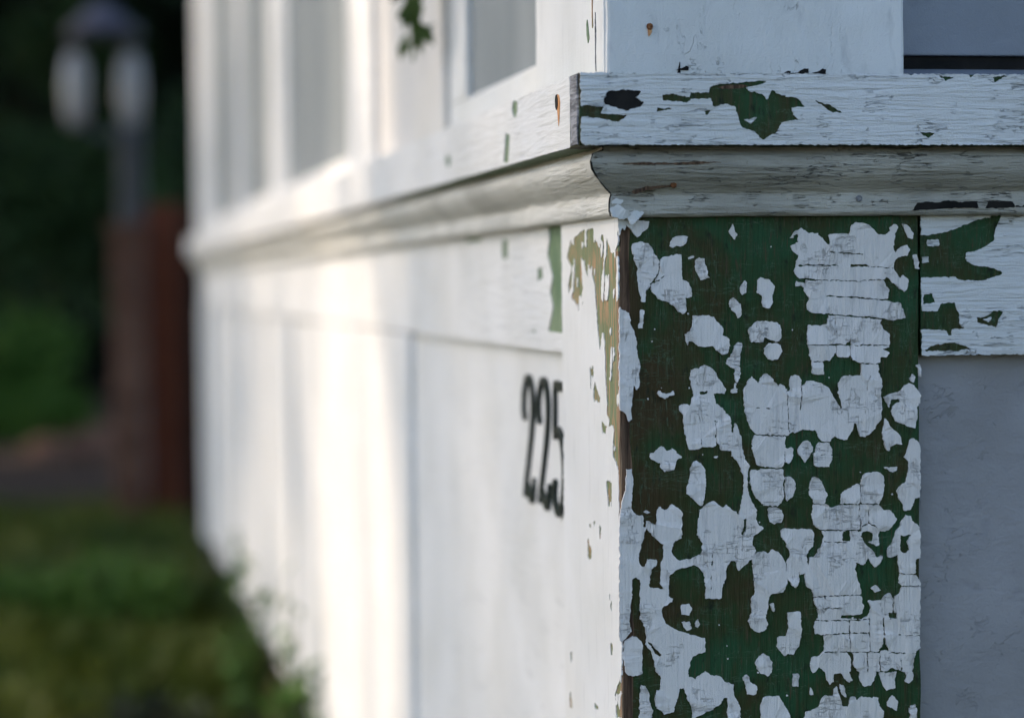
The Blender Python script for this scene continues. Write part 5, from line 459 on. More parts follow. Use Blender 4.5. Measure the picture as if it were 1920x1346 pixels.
  ['3269,8933 3245,8930 3219,8931 3208,8929 3174,8931 3163,8930 3137,8931 3124,8930 3109,8932 3093,8931 3065,8932 3051,8930 3042,8932 3023,8931 2996,8932 2988,8931 2957,8932 2932,8931 2919,8932 2910,8931 2895,8932 2877,8929 2853,8932 2835,8929 2797,8931 2729,8930 2722,8929 2717,8931 2706,8931 2699,8932 2682,8931 2666,8931 2657,8930 2602,8932 2593,8930 2582,8932 2564,8932 2552,8930 2535,8931 2519,8930 2510,8931 2468,8931 2459,8929 2454,8930 2441,8931 2427,8930 2407,8931 2391,8930 2349,8931 2337,8930 2324,8930 2311,8932 2286,8932 2275,8930 2266,8932 2257,8931 2245,8932 2212,8930 2175,8932 2139,8929 2115,8931 2083,8930 2067,8932 2026,8931 2003,8932 1992,8930 1990,8927 1991,8917 1988,8906 1988,8876 1990,8862 1987,8825 1989,8801 1988,8791 1990,8785 1995,8784 2005,8787 2027,8786 2038,8788 2050,8792 2064,8793 2093,8798 2129,8801 2134,8803 2158,8806 2163,8809 2170,8811 2179,8815 2192,8819 2199,8820 2210,8826 2216,8827 2239,8837 2253,8840 2260,8845 2271,8849 2297,8856 2306,8861 2313,8863 2331,8872 2348,8877 2353,8880 2363,8881 2378,8885 2389,8886 2405,8891 2412,8892 2421,8895 2427,8895 2436,8898 2445,8898 2466,8905 2488,8909 2497,8909 2515,8914 2528,8914 2526,8904 2520,8890 2515,8871 2506,8852 2504,8844 2498,8835 2491,8816 2491,8808 2484,8791 2483,8773 2479,8758 2476,8751 2424,8716 2418,8710 2395,8695 2382,8691 2357,8687 2348,8683 2339,8683 2324,8680 2303,8673 2297,8673 2292,8671 2289,8667 2289,8640 2288,8634 2290,8628 2294,8623 2315,8608 2319,8604 2331,8595 2338,8591 2344,8587 2364,8588 2376,8584 2389,8584 2402,8583 2423,8583 2432,8581 2441,8582 2449,8581 2459,8577 2479,8567 2490,8565 2505,8556 2523,8551 2536,8545 2538,8541 2532,8535 2486,8516 2461,8508 2445,8503 2437,8503 2405,8494 2394,8492 2374,8491 2358,8492 2347,8492 2333,8493 2324,8492 2318,8493 2302,8493 2284,8494 2232,8509 2223,8511 2212,8516 2190,8520 2178,8517 2171,8518 2153,8518 2135,8519 2120,8517 2099,8518 2079,8516 2066,8517 2061,8515 2041,8516 2032,8515 2022,8515 2016,8517 1993,8515 1989,8514 1988,8500 1990,8480 1987,8473 1990,8454 1989,8442 1991,8430 1989,8423 1991,8415 1989,8389 1990,8352 1988,8304 1990,8300 1994,8299 2020,8299 2031,8298 2040,8300 2071,8298 2098,8299 2100,8301 2106,8314 2112,8340 2116,8347 2128,8350 2136,8349 2159,8351 2190,8352 2199,8354 2206,8353 2220,8327 2221,8322 2229,8306 2236,8294 2242,8272 2241,8261 2245,8246 2243,8234 2246,8213 2250,8206 2254,8203 2272,8195 2281,8189 2281,8187 2252,8184 2225,8185 2196,8182 2193,8176 2193,8147 2190,8144 2181,8143 2170,8143 2167,8145 2155,8172 2151,8175 2131,8176 2120,8179 2092,8178 2056,8181 2038,8179 2013,8183 1993,8184 1989,8183 1988,8172 1991,8164 1988,8152 1988,8145 1990,8138 1990,8092 1989,8073 1990,8061 1989,8054 1990,8039 1989,8034 1990,8018 1994,8016 2021,8014 2062,8018 2076,8016 2094,8017 2109,8014 2130,8015 2141,8014 2163,8016 2191,8016 2204,8017 2235,8014 2278,8017 2287,8015 2316,8017 2345,8014 2354,8016 2361,8014 2370,8016 2424,8016 2431,8017 2448,8014 2459,8016 2473,8015 2489,8017 2509,8016 2540,8016 2582,8015 2596,8016 2604,8018 2616,8016 2647,8016 2676,8014 2695,8014 2704,8016 2716,8017 2735,8015 2755,8017 2769,8015 2795,8016 2809,8015 2820,8017 2870,8015 2890,8016 2904,8014 2921,8015 2930,8017 2954,8017 2976,8015 2983,8016 3012,8015 3073,8017 3101,8015 3119,8016 3134,8015 3154,8017 3176,8015 3203,8017 3237,8015 3264,8016 3272,8017 3281,8015 3288,8017 3294,8016 3303,8017 3329,8015 3338,8016 3358,8016 3368,8013 3382,8017 3390,8016 3395,8018 3398,8026 3400,8038 3398,8043 3399,8054 3397,8069 3400,8080 3398,8099 3400,8113 3398,8127 3400,8149 3398,8156 3399,8182 3398,8188 3397,8198 3399,8210 3398,8236 3400,8245 3398,8264 3400,8274 3400,8297 3398,8325 3400,8349 3399,8366 3400,8373 3400,8391 3399,8396 3400,8403 3399,8419 3400,8427 3398,8438 3401,8472 3399,8486 3401,8507 3399,8523 3401,8531 3399,8561 3401,8576 3398,8596 3400,8606 3400,8618 3398,8630 3398,8680 3399,8687 3398,8710 3399,8743 3397,8771 3397,8783 3400,8800 3398,8821 3399,8833 3397,8843 3400,8854 3398,8869 3401,8883 3399,8925 3398,8928 3394,8931 3374,8931 3369,8933 3352,8931 3339,8932 3328,8931 3310,8931 3300,8933 3293,8931 3278,8931', '2054,8416 2059,8417 2063,8414 2065,8400 2077,8369 2078,8359 2077,8356 2073,8354 2064,8353 2040,8348 2026,8347 2019,8345 2006,8344 2002,8345 1999,8353 2001,8362 2000,8372 2001,8394 2003,8405 2016,8410 2025,8411 2044,8416', '2479,8300 2500,8295 2521,8295 2536,8293 2541,8290 2540,8287 2526,8270 2515,8249 2509,8242 2494,8203 2487,8192 2483,8192 2477,8196 2467,8196 2461,8199 2432,8205 2414,8211 2373,8223 2367,8226 2360,8241 2359,8253 2360,8256 2376,8258 2387,8258 2395,8260 2407,8260 2422,8263 2456,8285 2461,8289 2474,8298', '2187,8094 2206,8095 2219,8092 2230,8087 2264,8079 2269,8075 2285,8070 2302,8067 2317,8060 2310,8056 2278,8051 2271,8048 2253,8047 2227,8042 2211,8044 2202,8042 2170,8044 2148,8042 2116,8044 2109,8043 2098,8043 2089,8041 2075,8043 2067,8042 2019,8043 2012,8046 2007,8052 2009,8056 2017,8060 2033,8065 2044,8072 2062,8076 2080,8086 2095,8087 2102,8090 2111,8089 2125,8091 2143,8090 2154,8092 2163,8092 2170,8094'],
  ['2097,8761 2071,8758 2059,8758 2050,8756 2034,8756 2027,8754 2026,8751 2029,8734 2036,8715 2039,8713 2050,8713 2060,8715 2069,8714 2077,8717 2102,8720 2112,8723 2114,8726 2112,8737 2104,8757 2100,8761'],
  ['2021,8652 2015,8650 2003,8649 1996,8642 1995,8639 1997,8628 1996,8616 1999,8611 2015,8611 2040,8618 2041,8625 2039,8638 2035,8650 2031,8653'],
  ['2454,8254 2434,8251 2420,8245 2410,8244 2408,8242 2408,8240 2423,8231 2432,8229 2438,8225 2441,8225 2452,8238 2458,8250 2458,8253'],
 ],
 'left_post': [
  ['26,8931 79,8931 110,8923 141,8929 156,8929 188,8927 226,8931 272,8930 297,8925 345,8926 392,8931 562,8930 643,8932 693,8928 710,8923 727,8922 735,8923 760,8930 793,8930 903,8932 963,8930 988,8927 1075,8931 1110,8928 1206,8932 1312,8929 1411,8932 1438,8930 1474,8931 1520,8927 1566,8931 1603,8932 1714,8930 1752,8932 1776,8930 1790,8919 1784,8911 1789,8850 1780,8841 1779,8828 1785,8796 1778,8783 1784,8768 1781,8720 1788,8713 1782,8686 1789,8670 1777,8633 1782,8605 1776,8597 1785,8586 1782,8508 1791,8477 1779,8451 1786,8428 1776,8415 1785,8398 1782,8356 1791,8337 1785,8309 1794,8289 1778,8263 1786,8242 1779,8216 1787,8203 1782,8172 1790,8089 1772,8077 1782,8067 1781,8019 1788,7995 1783,7974 1790,7940 1783,7922 1787,7900 1778,7877 1784,7846 1778,7822 1789,7791 1782,7754 1792,7717 1784,7704 1784,7641 1769,7634 1763,7623 1767,7610 1756,7599 1770,7582 1764,7556 1774,7524 1754,7482 1751,7449 1782,7413 1792,7345 1778,7328 1782,7316 1776,7300 1787,7258 1782,7241 1789,7228 1781,7184 1793,7151 1777,7130 1785,7101 1779,7064 1791,7039 1781,7010 1794,6971 1794,6956 1780,6950 1778,6939 1786,6922 1779,6909 1790,6856 1783,6845 1793,6775 1777,6754 1784,6742 1782,6684 1790,6656 1785,6630 1793,6614 1777,6548 1787,6493 1781,6486 1783,6465 1793,6423 1779,6380 1785,6357 1776,6341 1786,6332 1780,6297 1790,6197 1756,6179 1752,6160 1756,6145 1784,6115 1790,6099 1783,6091 1790,6034 1779,5966 1788,5953 1782,5935 1790,5827 1779,5806 1788,5711 1784,5653 1793,5635 1781,5618 1784,5597 1776,5585 1789,5572 1780,5556 1787,5506 1776,5503 1744,5500 1651,5501 1614,5499 1577,5501 1504,5500 1459,5500 1426,5503 1367,5499 1325,5501 1202,5501 1078,5498 1044,5500 1027,5498 992,5501 755,5500 717,5503 673,5500 640,5501 567,5499 494,5501 406,5499 310,5502 192,5499 154,5500 131,5503 100,5504 77,5511 46,5516 31,5521 3,5531 -8,5538 -5,5568 -11,5579 0,5620 -1,5638 -11,5657 -7,5665 -13,5676 -1,5697 -9,5763 -2,5765 6,5764 44,5760 82,5753 105,5753 144,5743 163,5742 175,5767 174,5789 190,5816 180,5822 156,5825 141,5830 129,5838 117,5852 109,5853 101,5846 97,5826 80,5819 72,5818 64,5820 50,5844 49,5861 42,5869 38,5886 23,5899 17,5912 6,5915 7,5918 15,5917 18,5919 14,5921 7,5922 -3,5927 6,5930 14,5928 22,5928 29,5933 37,5931 57,5914 87,5902 95,5894 96,5877 107,5870 99,5865 109,5858 116,5857 120,5859 109,5870 119,5875 112,5893 119,5897 145,5899 153,5897 165,5890 171,5868 167,5855 178,5849 190,5851 185,5869 201,5879 188,5898 143,5931 138,5940 92,5973 79,5986 59,5996 57,6001 49,6003 52,5996 43,5990 34,5989 27,5993 18,6016 21,6031 1,6048 11,6088 0,6100 -7,6125 -3,6131 -12,6221 -4,6240 -2,6286 -7,6293 -3,6301 -7,6308 -2,6328 -9,6340 -4,6353 -12,6366 -9,6391 5,6407 7,6419 15,6425 12,6477 -2,6487 -6,6510 -7,6522 -2,6528 -8,6537 -3,6546 -13,6593 5,6616 8,6641 -10,6656 -3,6698 -10,6710 -5,6730 -9,6739 6,6764 4,6779 -6,6789 -3,6874 -10,6895 -6,6953 -10,6962 -1,6981 -5,7003 0,7006 30,7012 36,7023 33,7065 28,7074 32,7092 27,7106 36,7132 29,7235 35,7258 28,7282 29,7301 40,7307 35,7329 51,7334 97,7360 102,7366 180,7396 208,7415 190,7448 191,7465 180,7476 186,7486 174,7498 175,7514 162,7536 158,7572 170,7585 188,7594 221,7600 238,7598 253,7592 268,7589 292,7588 303,7590 303,7603 292,7616 298,7624 292,7631 296,7645 297,7646 305,7646 321,7641 329,7642 333,7646 327,7653 335,7656 352,7659 362,7665 361,7691 350,7727 362,7749 358,7759 366,7769 363,7785 373,7793 372,7832 389,7856 394,7874 391,7916 402,7932 397,7984 405,8015 400,8025 403,8056 412,8081 409,8131 434,8150 436,8160 446,8172 465,8179 481,8180 489,8178 503,8143 511,8136 511,8122 518,8115 520,8101 538,8087 532,8079 543,8075 551,8074 562,8078 558,8087 570,8095 571,8107 583,8114 586,8136 610,8177 623,8227 632,8234 627,8250 636,8259 632,8269 643,8281 646,8325 657,8331 656,8349 667,8357 665,8373 672,8383 673,8401 683,8410 679,8429 687,8436 686,8453 695,8471 691,8479 716,8507 743,8526 774,8565 770,8576 773,8600 766,8609 777,8614 791,8614 815,8599 834,8593 842,8593 852,8595 862,8604 864,8617 883,8622 896,8619 914,8557 902,8548 912,8545 921,8546 947,8564 957,8580 995,8606 1008,8620 1005,8638 1018,8651 1027,8654 1045,8647 1053,8646 1091,8669 1104,8671 1113,8667 1120,8651 1105,8637 1114,8617 1101,8605 1105,8583 1092,8574 1097,8555 1084,8542 1090,8531 1080,8515 1086,8499 1072,8488 1066,8462 1102,8435 1125,8408 1134,8405 1143,8405 1169,8417 1195,8415 1203,8411 1196,8325 1200,8320 1208,8317 1217,8317 1223,8321 1218,8339 1233,8351 1251,8353 1278,8348 1336,8375 1374,8387 1383,8388 1401,8387 1419,8388 1441,8392 1448,8396 1449,8416 1433,8438 1426,8440 1408,8441 1394,8447 1391,8471 1368,8523 1369,8538 1360,8545 1361,8558 1349,8581 1352,8596 1332,8626 1330,8661 1334,8663 1343,8663 1352,8661 1363,8626 1372,8622 1390,8622 1416,8598 1414,8564 1423,8556 1421,8544 1439,8496 1434,8482 1444,8469 1452,8465 1487,8460 1519,8442 1526,8440 1535,8439 1549,8445 1551,8467 1566,8482 1559,8500 1544,8509 1525,8533 1461,8580 1434,8607 1495,8637 1587,8675 1594,8684 1525,8742 1488,8763 1478,8783 1454,8795 1445,8796 1441,8795 1438,8780 1428,8771 1419,8774 1409,8774 1401,8773 1383,8760 1374,8758 1366,8759 1358,8768 1360,8779 1350,8788 1352,8799 1345,8813 1148,8844 1113,8846 1088,8840 1076,8845 1070,8854 1061,8855 1018,8857 1000,8856 995,8854 989,8838 1004,8792 998,8785 1001,8774 980,8744 963,8737 954,8738 936,8757 949,8771 943,8801 947,8824 934,8856 889,8859 746,8861 730,8859 721,8856 710,8840 715,8826 713,8795 711,8779 703,8770 692,8768 684,8768 667,8784 658,8784 635,8776 546,8734 531,8734 523,8738 517,8756 504,8758 496,8755 509,8708 498,8698 495,8684 476,8667 446,8700 436,8719 438,8734 430,8739 438,8764 446,8767 472,8773 495,8782 495,8790 470,8813 446,8812 416,8806 404,8801 402,8782 391,8764 398,8753 394,8739 405,8715 404,8683 416,8667 412,8652 420,8638 417,8607 432,8587 450,8573 462,8555 475,8546 472,8539 491,8503 488,8489 496,8482 501,8445 500,8419 492,8403 460,8383 448,8380 441,8381 436,8388 438,8405 431,8414 433,8426 421,8445 425,8455 412,8469 420,8489 406,8503 395,8539 406,8604 383,8629 385,8643 365,8653 336,8683 335,8705 326,8717 324,8738 333,8758 332,8777 342,8784 340,8789 335,8791 319,8789 290,8776 273,8759 221,8727 209,8717 207,8702 104,8685 85,8666 84,8656 76,8654 68,8656 66,8696 60,8706 38,8724 -1,8745 -10,8757 -12,8783 4,8794 9,8804 2,8815 6,8825 -6,8837 -10,8927 -5,8930 3,8931', '1086,8380 1074,8380 1070,8378 1063,8364 1084,8356 1102,8354 1105,8358', '796,7958 787,7960 770,7959 756,7952 763,7933 751,7921 753,7907 760,7891 774,7878 782,7877 793,7879 815,7896 824,7894 833,7876 829,7832 835,7811 844,7806 854,7810 855,7822 865,7829 861,7866 870,7875 867,7906 878,7920 880,7936 873,7947 863,7949 844,7948 822,7938 813,7939 804,7954', '727,7850 717,7852 709,7850 565,7760 560,7752 569,7740 570,7726 583,7723 632,7720 648,7720 660,7723 662,7730 697,7735 700,7723 706,7721 714,7721 776,7745 758,7786 759,7801', '512,7606 498,7607 484,7606 434,7594 397,7590 364,7578 392,7550 392,7543 401,7536 413,7531 421,7531 473,7534 497,7537 507,7558 502,7567 511,7573 512,7588 520,7595', '395,7236 354,7237 315,7235 291,7238 268,7238 239,7238 231,7235 229,7196 242,7139 235,7108 242,7099 241,7082 251,7079 261,7081 261,7099 273,7107 281,7106 289,7102 289,7090 299,7084 302,7075 314,7072 329,7071 342,7077 363,7125 357,7136 368,7144 368,7155 379,7162 386,7178 385,7190 407,7231', '784,6940 749,6941 741,6933 754,6925 758,6918 784,6909 804,6910 806,6919 799,6933 794,6937', '932,6910 894,6912 884,6911 874,6898 875,6885 878,6880 887,6877 929,6878 941,6884 939,6894 948,6905', '612,6923 602,6926 593,6926 575,6925 567,6922 564,6913 577,6884 571,6869 579,6853 578,6839 585,6835 598,6833 612,6832 618,6835', '993,6797 975,6800 958,6798 918,6753 909,6752 899,6755 892,6766 883,6766 880,6763 882,6748 870,6737 875,6728 872,6694 878,6679 896,6675 964,6668 981,6668 984,6670 997,6692 989,6710 991,6728 1000,6734 993,6744 1003,6764 998,6775 1009,6785', '328,6509 315,6511 304,6507 309,6482 324,6472 334,6472 336,6481 333,6507', '282,6467 269,6469 264,6464 276,6440 275,6423 279,6418 287,6415 308,6419 312,6424 305,6433 308,6443 292,6452 293,6460', '321,6194 304,6196 261,6196 244,6186 245,6171 259,6148 255,6142 268,6124 284,6115 306,6126 319,6139 315,6162 325,6178', '1602,5954 1564,5961 1546,5961 1541,5959 1554,5935 1548,5923 1556,5903 1566,5887 1577,5882 1588,5882 1595,5888 1614,5932 1613,5947', '1622,5674 1605,5678 1594,5677 1584,5632 1555,5624 1569,5612 1568,5573 1580,5564 1593,5560 1616,5558 1643,5563 1647,5582 1642,5593 1653,5607 1643,5645 1651,5662 1645,5667', '819,5728 804,5730 779,5730 700,5719 712,5701 722,5697 739,5694 781,5692 822,5692 832,5718'],
  ['1090,8779 1102,8778 1107,8774 1095,8763 1094,8742 1084,8737 1066,8739 1047,8750 1043,8768 1054,8773'],
  ['21,8672 27,8671 36,8661 50,8623 55,8577 50,8544 61,8526 55,8519 54,8482 66,8469 56,8443 62,8423 48,8403 52,8392 41,8387 30,8388 24,8392 -2,8425 -7,8447 -5,8492 4,8500 -9,8530 -6,8545 -13,8584 0,8627 -5,8652 0,8667 6,8671'],
  ['692,8595 708,8593 713,8591 713,8561 702,8555 693,8556 681,8570 685,8592'],
  ['274,8556 282,8555 290,8550 291,8538 298,8533 306,8531 314,8532 327,8537 337,8547 353,8549 372,8542 383,8527 379,8506 380,8484 387,8477 384,8458 401,8428 394,8419 397,8409 384,8399 385,8392 368,8388 344,8389 319,8395 305,8404 306,8418 289,8431 266,8487 273,8498 259,8513 265,8528 256,8545'],
  ['1251,8541 1260,8537 1274,8509 1267,8485 1254,8481 1245,8482 1238,8491 1229,8523'],
  ['122,8465 141,8457 146,8440 149,8411 141,8396 133,8396 110,8423 113,8450 109,8459 114,8464'],
  ['241,8216 256,8211 264,8195 251,8179 243,8177 235,8177 221,8183 211,8203 216,8215 226,8217'],
  ['153,8099 163,8096 167,8091 169,8075 163,8069 171,8028 159,8015 149,8013 134,8026 138,8041 122,8051 128,8073 126,8088 134,8096'],
  ['215,8095 227,8089 236,8070 239,8031 246,8023 242,8004 251,7977 249,7953 257,7937 255,7910 263,7903 280,7897 281,7880 272,7879 240,7884 232,7887 217,7910 221,7916 213,7946 198,7965 202,7988 191,7997 188,8038 196,8046 195,8075 205,8081 208,8093'],
  ['20,7806 54,7798 63,7794 62,7776 71,7765 67,7739 61,7731 53,7732 45,7734 32,7744 4,7750 -6,7760 -5,7799 8,7807 12,7808'],
  ['149,7470 162,7464 162,7443 150,7440 138,7443 136,7447 138,7467 141,7470'],
 ],
 'left_fascia': [
  ['-9,9786 41,9787 83,9785 150,9787 261,9786 373,9787 461,9786 505,9788 594,9786 857,9787 1053,9785 1110,9786 1197,9785 1245,9787 1322,9785 1631,9787 1784,9786 1846,9787 1879,9785 1881,9783 1847,9777 1805,9772 1792,9764 1759,9755 1753,9751 1764,9741 1759,9722 1769,9714 1770,9690 1815,9682 1819,9660 1833,9657 1931,9670 1944,9680 1943,9689 1979,9701 1982,9733 1960,9759 1944,9766 1948,9775 1938,9780 1951,9784 1971,9786 2326,9787 2381,9785 2503,9788 2753,9786 2833,9787 2903,9785 3021,9787 3099,9786 3164,9787 3721,9785 3759,9787 4151,9785 4285,9788 4380,9786 4685,9786 4741,9788 4955,9786 5027,9788 5159,9785 5307,9787 5443,9786 5610,9788 5672,9786 5828,9788 5891,9786 6260,9788 6408,9786 6744,9787 6830,9785 7091,9786 7161,9788 7251,9785 7376,9787 7431,9785 7669,9788 7912,9785 8238,9788 8979,9786 9010,9780 9021,9715 8990,9640 9014,9623 9002,9565 9022,9479 9002,9460 9004,9382 8987,9350 8939,9346 8755,9348 8534,9345 8219,9349 8066,9345 7989,9347 7542,9346 7432,9348 7235,9345 7164,9347 6867,9346 6662,9347 6544,9346 6361,9347 6198,9346 5816,9346 5691,9348 5583,9346 5507,9348 5267,9346 5163,9348 5017,9345 4930,9347 4675,9346 4480,9348 4411,9346 4316,9348 4169,9346 4089,9347 4036,9346 3970,9348 3662,9345 3351,9347 3097,9346 3037,9347 2967,9346 2792,9347 2723,9345 2666,9347 2598,9345 2486,9347 2364,9346 2320,9347 2233,9345 2146,9347 2093,9346 1966,9346 1830,9347 1605,9346 1485,9347 1288,9345 1087,9347 881,9347 734,9345 643,9347 422,9346 292,9347 206,9345 -20,9346 -31,9348 -36,9354 -33,9426 -38,9450 -32,9455 -41,9475 -32,9510 -35,9526 -30,9555 -37,9564 -35,9632 -43,9646 -32,9682 -39,9752 -33,9761 -34,9779 -25,9784', '316,9697 295,9695 288,9688 286,9664 278,9655 284,9644 274,9633 276,9625 284,9620 320,9613 348,9611 409,9631 426,9641 443,9659 438,9669 446,9694 430,9696', '2240,9573 2219,9574 2102,9558 2074,9550 2086,9543 2086,9521 2102,9505 2099,9488 2114,9468 2110,9447 2127,9433 2129,9412 2142,9405 2135,9397 2140,9381 2163,9367 2254,9360 2275,9363 2330,9373 2339,9387 2324,9398 2322,9415 2294,9448 2299,9455 2281,9481 2285,9495 2272,9503 2273,9532 2257,9538 2255,9563', '5033,9572 5015,9571 4857,9555 4832,9539 4843,9479 4950,9469 4979,9471 5029,9479 5049,9485 5070,9497 5065,9505 5086,9520 5085,9533 5067,9541 5056,9564'],
 ],
 'left_rail': [
  ['1963,8931 2049,8930 2088,8932 2234,8931 2293,8933 2332,8931 2392,8932 2432,8930 2564,8930 2655,8932 2717,8930 2759,8931 2801,8930 2842,8931 2937,8932 2980,8930 3044,8932 3173,8930 3228,8931 3416,8931 3460,8932 3517,8931 3573,8932 3630,8930 3664,8931 3699,8930 3745,8932 3907,8933 3943,8931 4085,8932 4133,8930 4376,8933 4562,8931 4625,8933 4663,8931 4752,8930 5037,8931 5103,8933 5263,8930 5701,8932 5772,8930 5842,8932 6086,8930 6217,8932 6306,8929 6697,8932 6852,8931 7280,8932 7328,8930 7774,8933 7944,8929 8047,8931 8203,8930 8379,8931 8468,8929 8630,8933 8703,8931 8960,8932 9091,8930 9186,8932 9281,8930 9309,8924 9308,8879 9323,8861 9318,8823 9297,8812 9308,8786 9295,8775 9322,8594 9304,8584 9293,8554 9309,8538 9296,8506 9316,8480 9319,8442 9304,8432 9318,8384 9294,8341 9301,8309 9321,8293 9302,8269 9318,8248 9304,8184 9321,8157 9318,8138 9285,8118 9319,8037 9309,8018 9205,8015 8998,8017 8869,8016 8613,8018 8381,8014 8310,8017 8136,8014 7895,8017 7219,8015 7044,8019 6965,8015 6903,8017 6779,8018 6641,8015 6550,8018 6400,8015 6296,8017 6164,8015 5848,8017 5749,8015 5665,8017 5136,8016 5083,8015 5030,8017 4835,8018 4784,8016 4720,8016 4657,8015 4607,8016 4469,8015 4407,8017 4285,8015 4128,8017 4032,8015 3938,8017 3903,8015 3810,8015 3434,8017 3367,8015 3257,8016 3213,8015 3083,8017 2987,8015 2934,8016 2808,8015 2756,8017 2632,8015 2510,8017 2410,8015 2350,8017 2291,8015 2067,8017 1962,8015 1936,8017 1920,8023 1929,8053 1918,8087 1926,8111 1924,8147 1930,8150 1945,8151 2137,8151 2254,8154 2433,8154 2478,8156 2492,8160 2478,8183 2438,8211 2399,8258 2381,8267 2354,8300 2327,8320 2321,8345 2386,8400 2406,8410 2423,8435 2413,8452 2346,8519 2327,8548 2353,8577 2382,8593 2404,8618 2434,8637 2453,8661 2488,8682 2491,8690 2509,8702 2511,8713 2487,8736 2489,8744 2475,8752 2470,8771 2454,8780 2455,8801 2431,8811 2438,8822 2430,8841 2444,8849 2441,8861 2451,8873 2461,8914 2455,8917 2433,8919 2254,8921 2195,8919 2012,8921 1954,8919 1932,8921 1923,8924 1935,8930', '5630,8899 5524,8895 5414,8897 5356,8894 5355,8889 5457,8869 5498,8866 5553,8865 5875,8869 5946,8867 6134,8871 6153,8873 6188,8883 6217,8897 6210,8902 6175,8904 6030,8903 5930,8899 5816,8898', '4345,8865 4150,8850 4135,8848 4130,8843 4138,8827 4129,8814 4140,8799 4142,8717 4152,8713 4268,8700 4353,8707 4375,8711 4395,8733 4386,8756 4404,8772 4402,8793 4378,8823 4380,8831 4363,8846 4365,8854 4358,8863', '2754,8625 2734,8626 2718,8622 2722,8613 2709,8603 2707,8581 2682,8550 2812,8528 2844,8521 2875,8518 2887,8521 2893,8537 2886,8561 2894,8574 2884,8606 2828,8618', '3063,8158 3022,8160 3009,8159 3002,8155 3040,8130 3056,8129 3131,8140 3164,8148 3162,8150 3141,8154'],
 ],
}
# ------------------------------------------------------------------ the setting
def sheet(name, mat, x0, x1, y0, y1, z, nx=2, ny=2, bumpy=0.0):
    bm = bmesh.new()
    g = [[bm.verts.new((x0 + (x1 - x0) * i / nx, y0 + (y1 - y0) * j / ny, z + bumpy * noise.noise(Vector((i * 0.7, j * 0.7, 3))))) for j in range(ny + 1)] for i in range(nx + 1)]
    for i in range(nx):
        for j in range(ny):
            bm.faces.new((g[i][j], g[i + 1][j], g[i + 1][j + 1], g[i][j + 1]))
    return tag(from_bm(name, bm, mat), kind='structure')

sheet('ground', 'soil', -150, 150, -150, 150, 0.0)
sheet('path', 'path_earth', -9, 0.9, 8.0, 11.6, 0.012, 60, 10, 0.008)

def blades(name, n, area, h, mat, seed, label):
    r = random.Random(seed); vs, fs = [], []
    for _ in range(n):
        x, y = r.uniform(area[0], area[1]), r.uniform(area[2], area[3])
        hh = h * r.uniform(0.5, 1.3) * (0.7 + 0.6 * noise.noise(Vector((x * 1.5, y * 1.5, 0))))
        a = r.uniform(0, 6.28); w = 0.006 + 0.006 * r.random(); lean = r.uniform(0.1, 0.8) * hh; b = r.uniform(0, 6.28)
        dx, dy = math.cos(a) * w, math.sin(a) * w
        i = len(vs)
        vs += [(x - dx, y - dy, 0), (x + dx, y + dy, 0), (x + dx * .7 + math.cos(b) * lean * .4, y + dy * .7 + math.sin(b) * lean * .4, hh * .6), (x - dx * .7 + math.cos(b) * lean * .4, y - dy * .7 + math.sin(b) * lean * .4, hh * .6), (x + math.cos(b) * lean, y + math.sin(b) * lean, hh)]
        fs += [(i, i + 1, i + 2, i + 3), (i + 3, i + 2, i + 4)]
    me = bpy.data.meshes.new(name); me.from_pydata(vs, [], fs)
    return tag(link(name, me, mat), label, 'grass', kind='stuff')

blades('grass', 66000, (-3.2, 0.04, -2.6, 7.9), 0.12, 'grass_green', 5, 'uneven green grass growing beside the white house')
blades('grass', 18000, (0.04, 2.6, -2.6, -0.1), 0.12, 'grass_green', 6, 'green grass in front of the shaded wall')

# ------------------------------------------------------------------ the house
house = thing('house', 'old white painted wooden house with peeling corner and the number 225', 'house', (0, 0, 0))
OUT_L, OUT_R = 5.0, 1.6            # how far the two walls run from the corner

# corner post below the sill: two boards meeting at the corner
front_board = board('corner_board', 'green_paint', 2, 0.2, 0.897, (0.0062, 0.0), (0.1968, 0.020), house, r=0.002, wob=0.0009, seed=1)
front_board['label'] = 'shaded corner board with white paint peeling off dark green'
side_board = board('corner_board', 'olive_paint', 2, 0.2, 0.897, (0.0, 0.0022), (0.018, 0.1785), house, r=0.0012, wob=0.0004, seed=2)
side_board['label'] = 'sunlit white corner board with pale green scrapes'
board('wood_edge', 'bare_wood', 2, 0.2, 0.897, (0.0008, 0.0006), (0.0085, 0.010), front_board, r=0.0008, wob=0.0012, seed=3)
board('wood_edge', 'tan_wood', 2, 0.2, 0.87, (-0.0003, 0.0009), (0.0009, 0.006), side_board, r=0.0003, wob=0.0007, seed=4)
for i, loops in enumerate(PAINT['post']):
    coat('paint_flake', loops, 'y', 0.0, 'flake_paint', front_board, t=0.0012, curl=0.0011, seed=i, rough=0.0007)
def lower_copy(s):
    return ' '.join('%s,%d' % (u, 2 * 5712 - int(v)) for u, v in (p.split(',') for p in s.split()))
for i, loops in enumerate(PAINT['post']):          # the peeling goes on down to the foot of the board
    coat('paint_flake', [lower_copy(l) for l in loops], 'y', 0.0, 'flake_paint', front_board, t=0.0012, curl=0.0011, seed=700 + i, rough=0.0007)
for loops in PAINT['left_post']:
    coat('paint_coat', loops, 'x', 0.0, 'white_paint_vertical', side_board, t=0.0006, rough=0.0013)
board('paint_coat', 'white_paint_vertical', 2, 0.201, 0.55, (-0.0006, 0.0035), (0.001, 0.178), side_board, r=0.0003)
# chunk of old paint hanging at the top of the corner
coat('paint_flake', ['-14,8935 60,8930 100,8905 120,8880 96,8868 78,8835 60,8850 44,8862 34,8830 18,8845 2,8800 -8,8860'], 'y', 0.0, 'white_paint', front_board, t=0.0030, curl=0.002, seed=91)
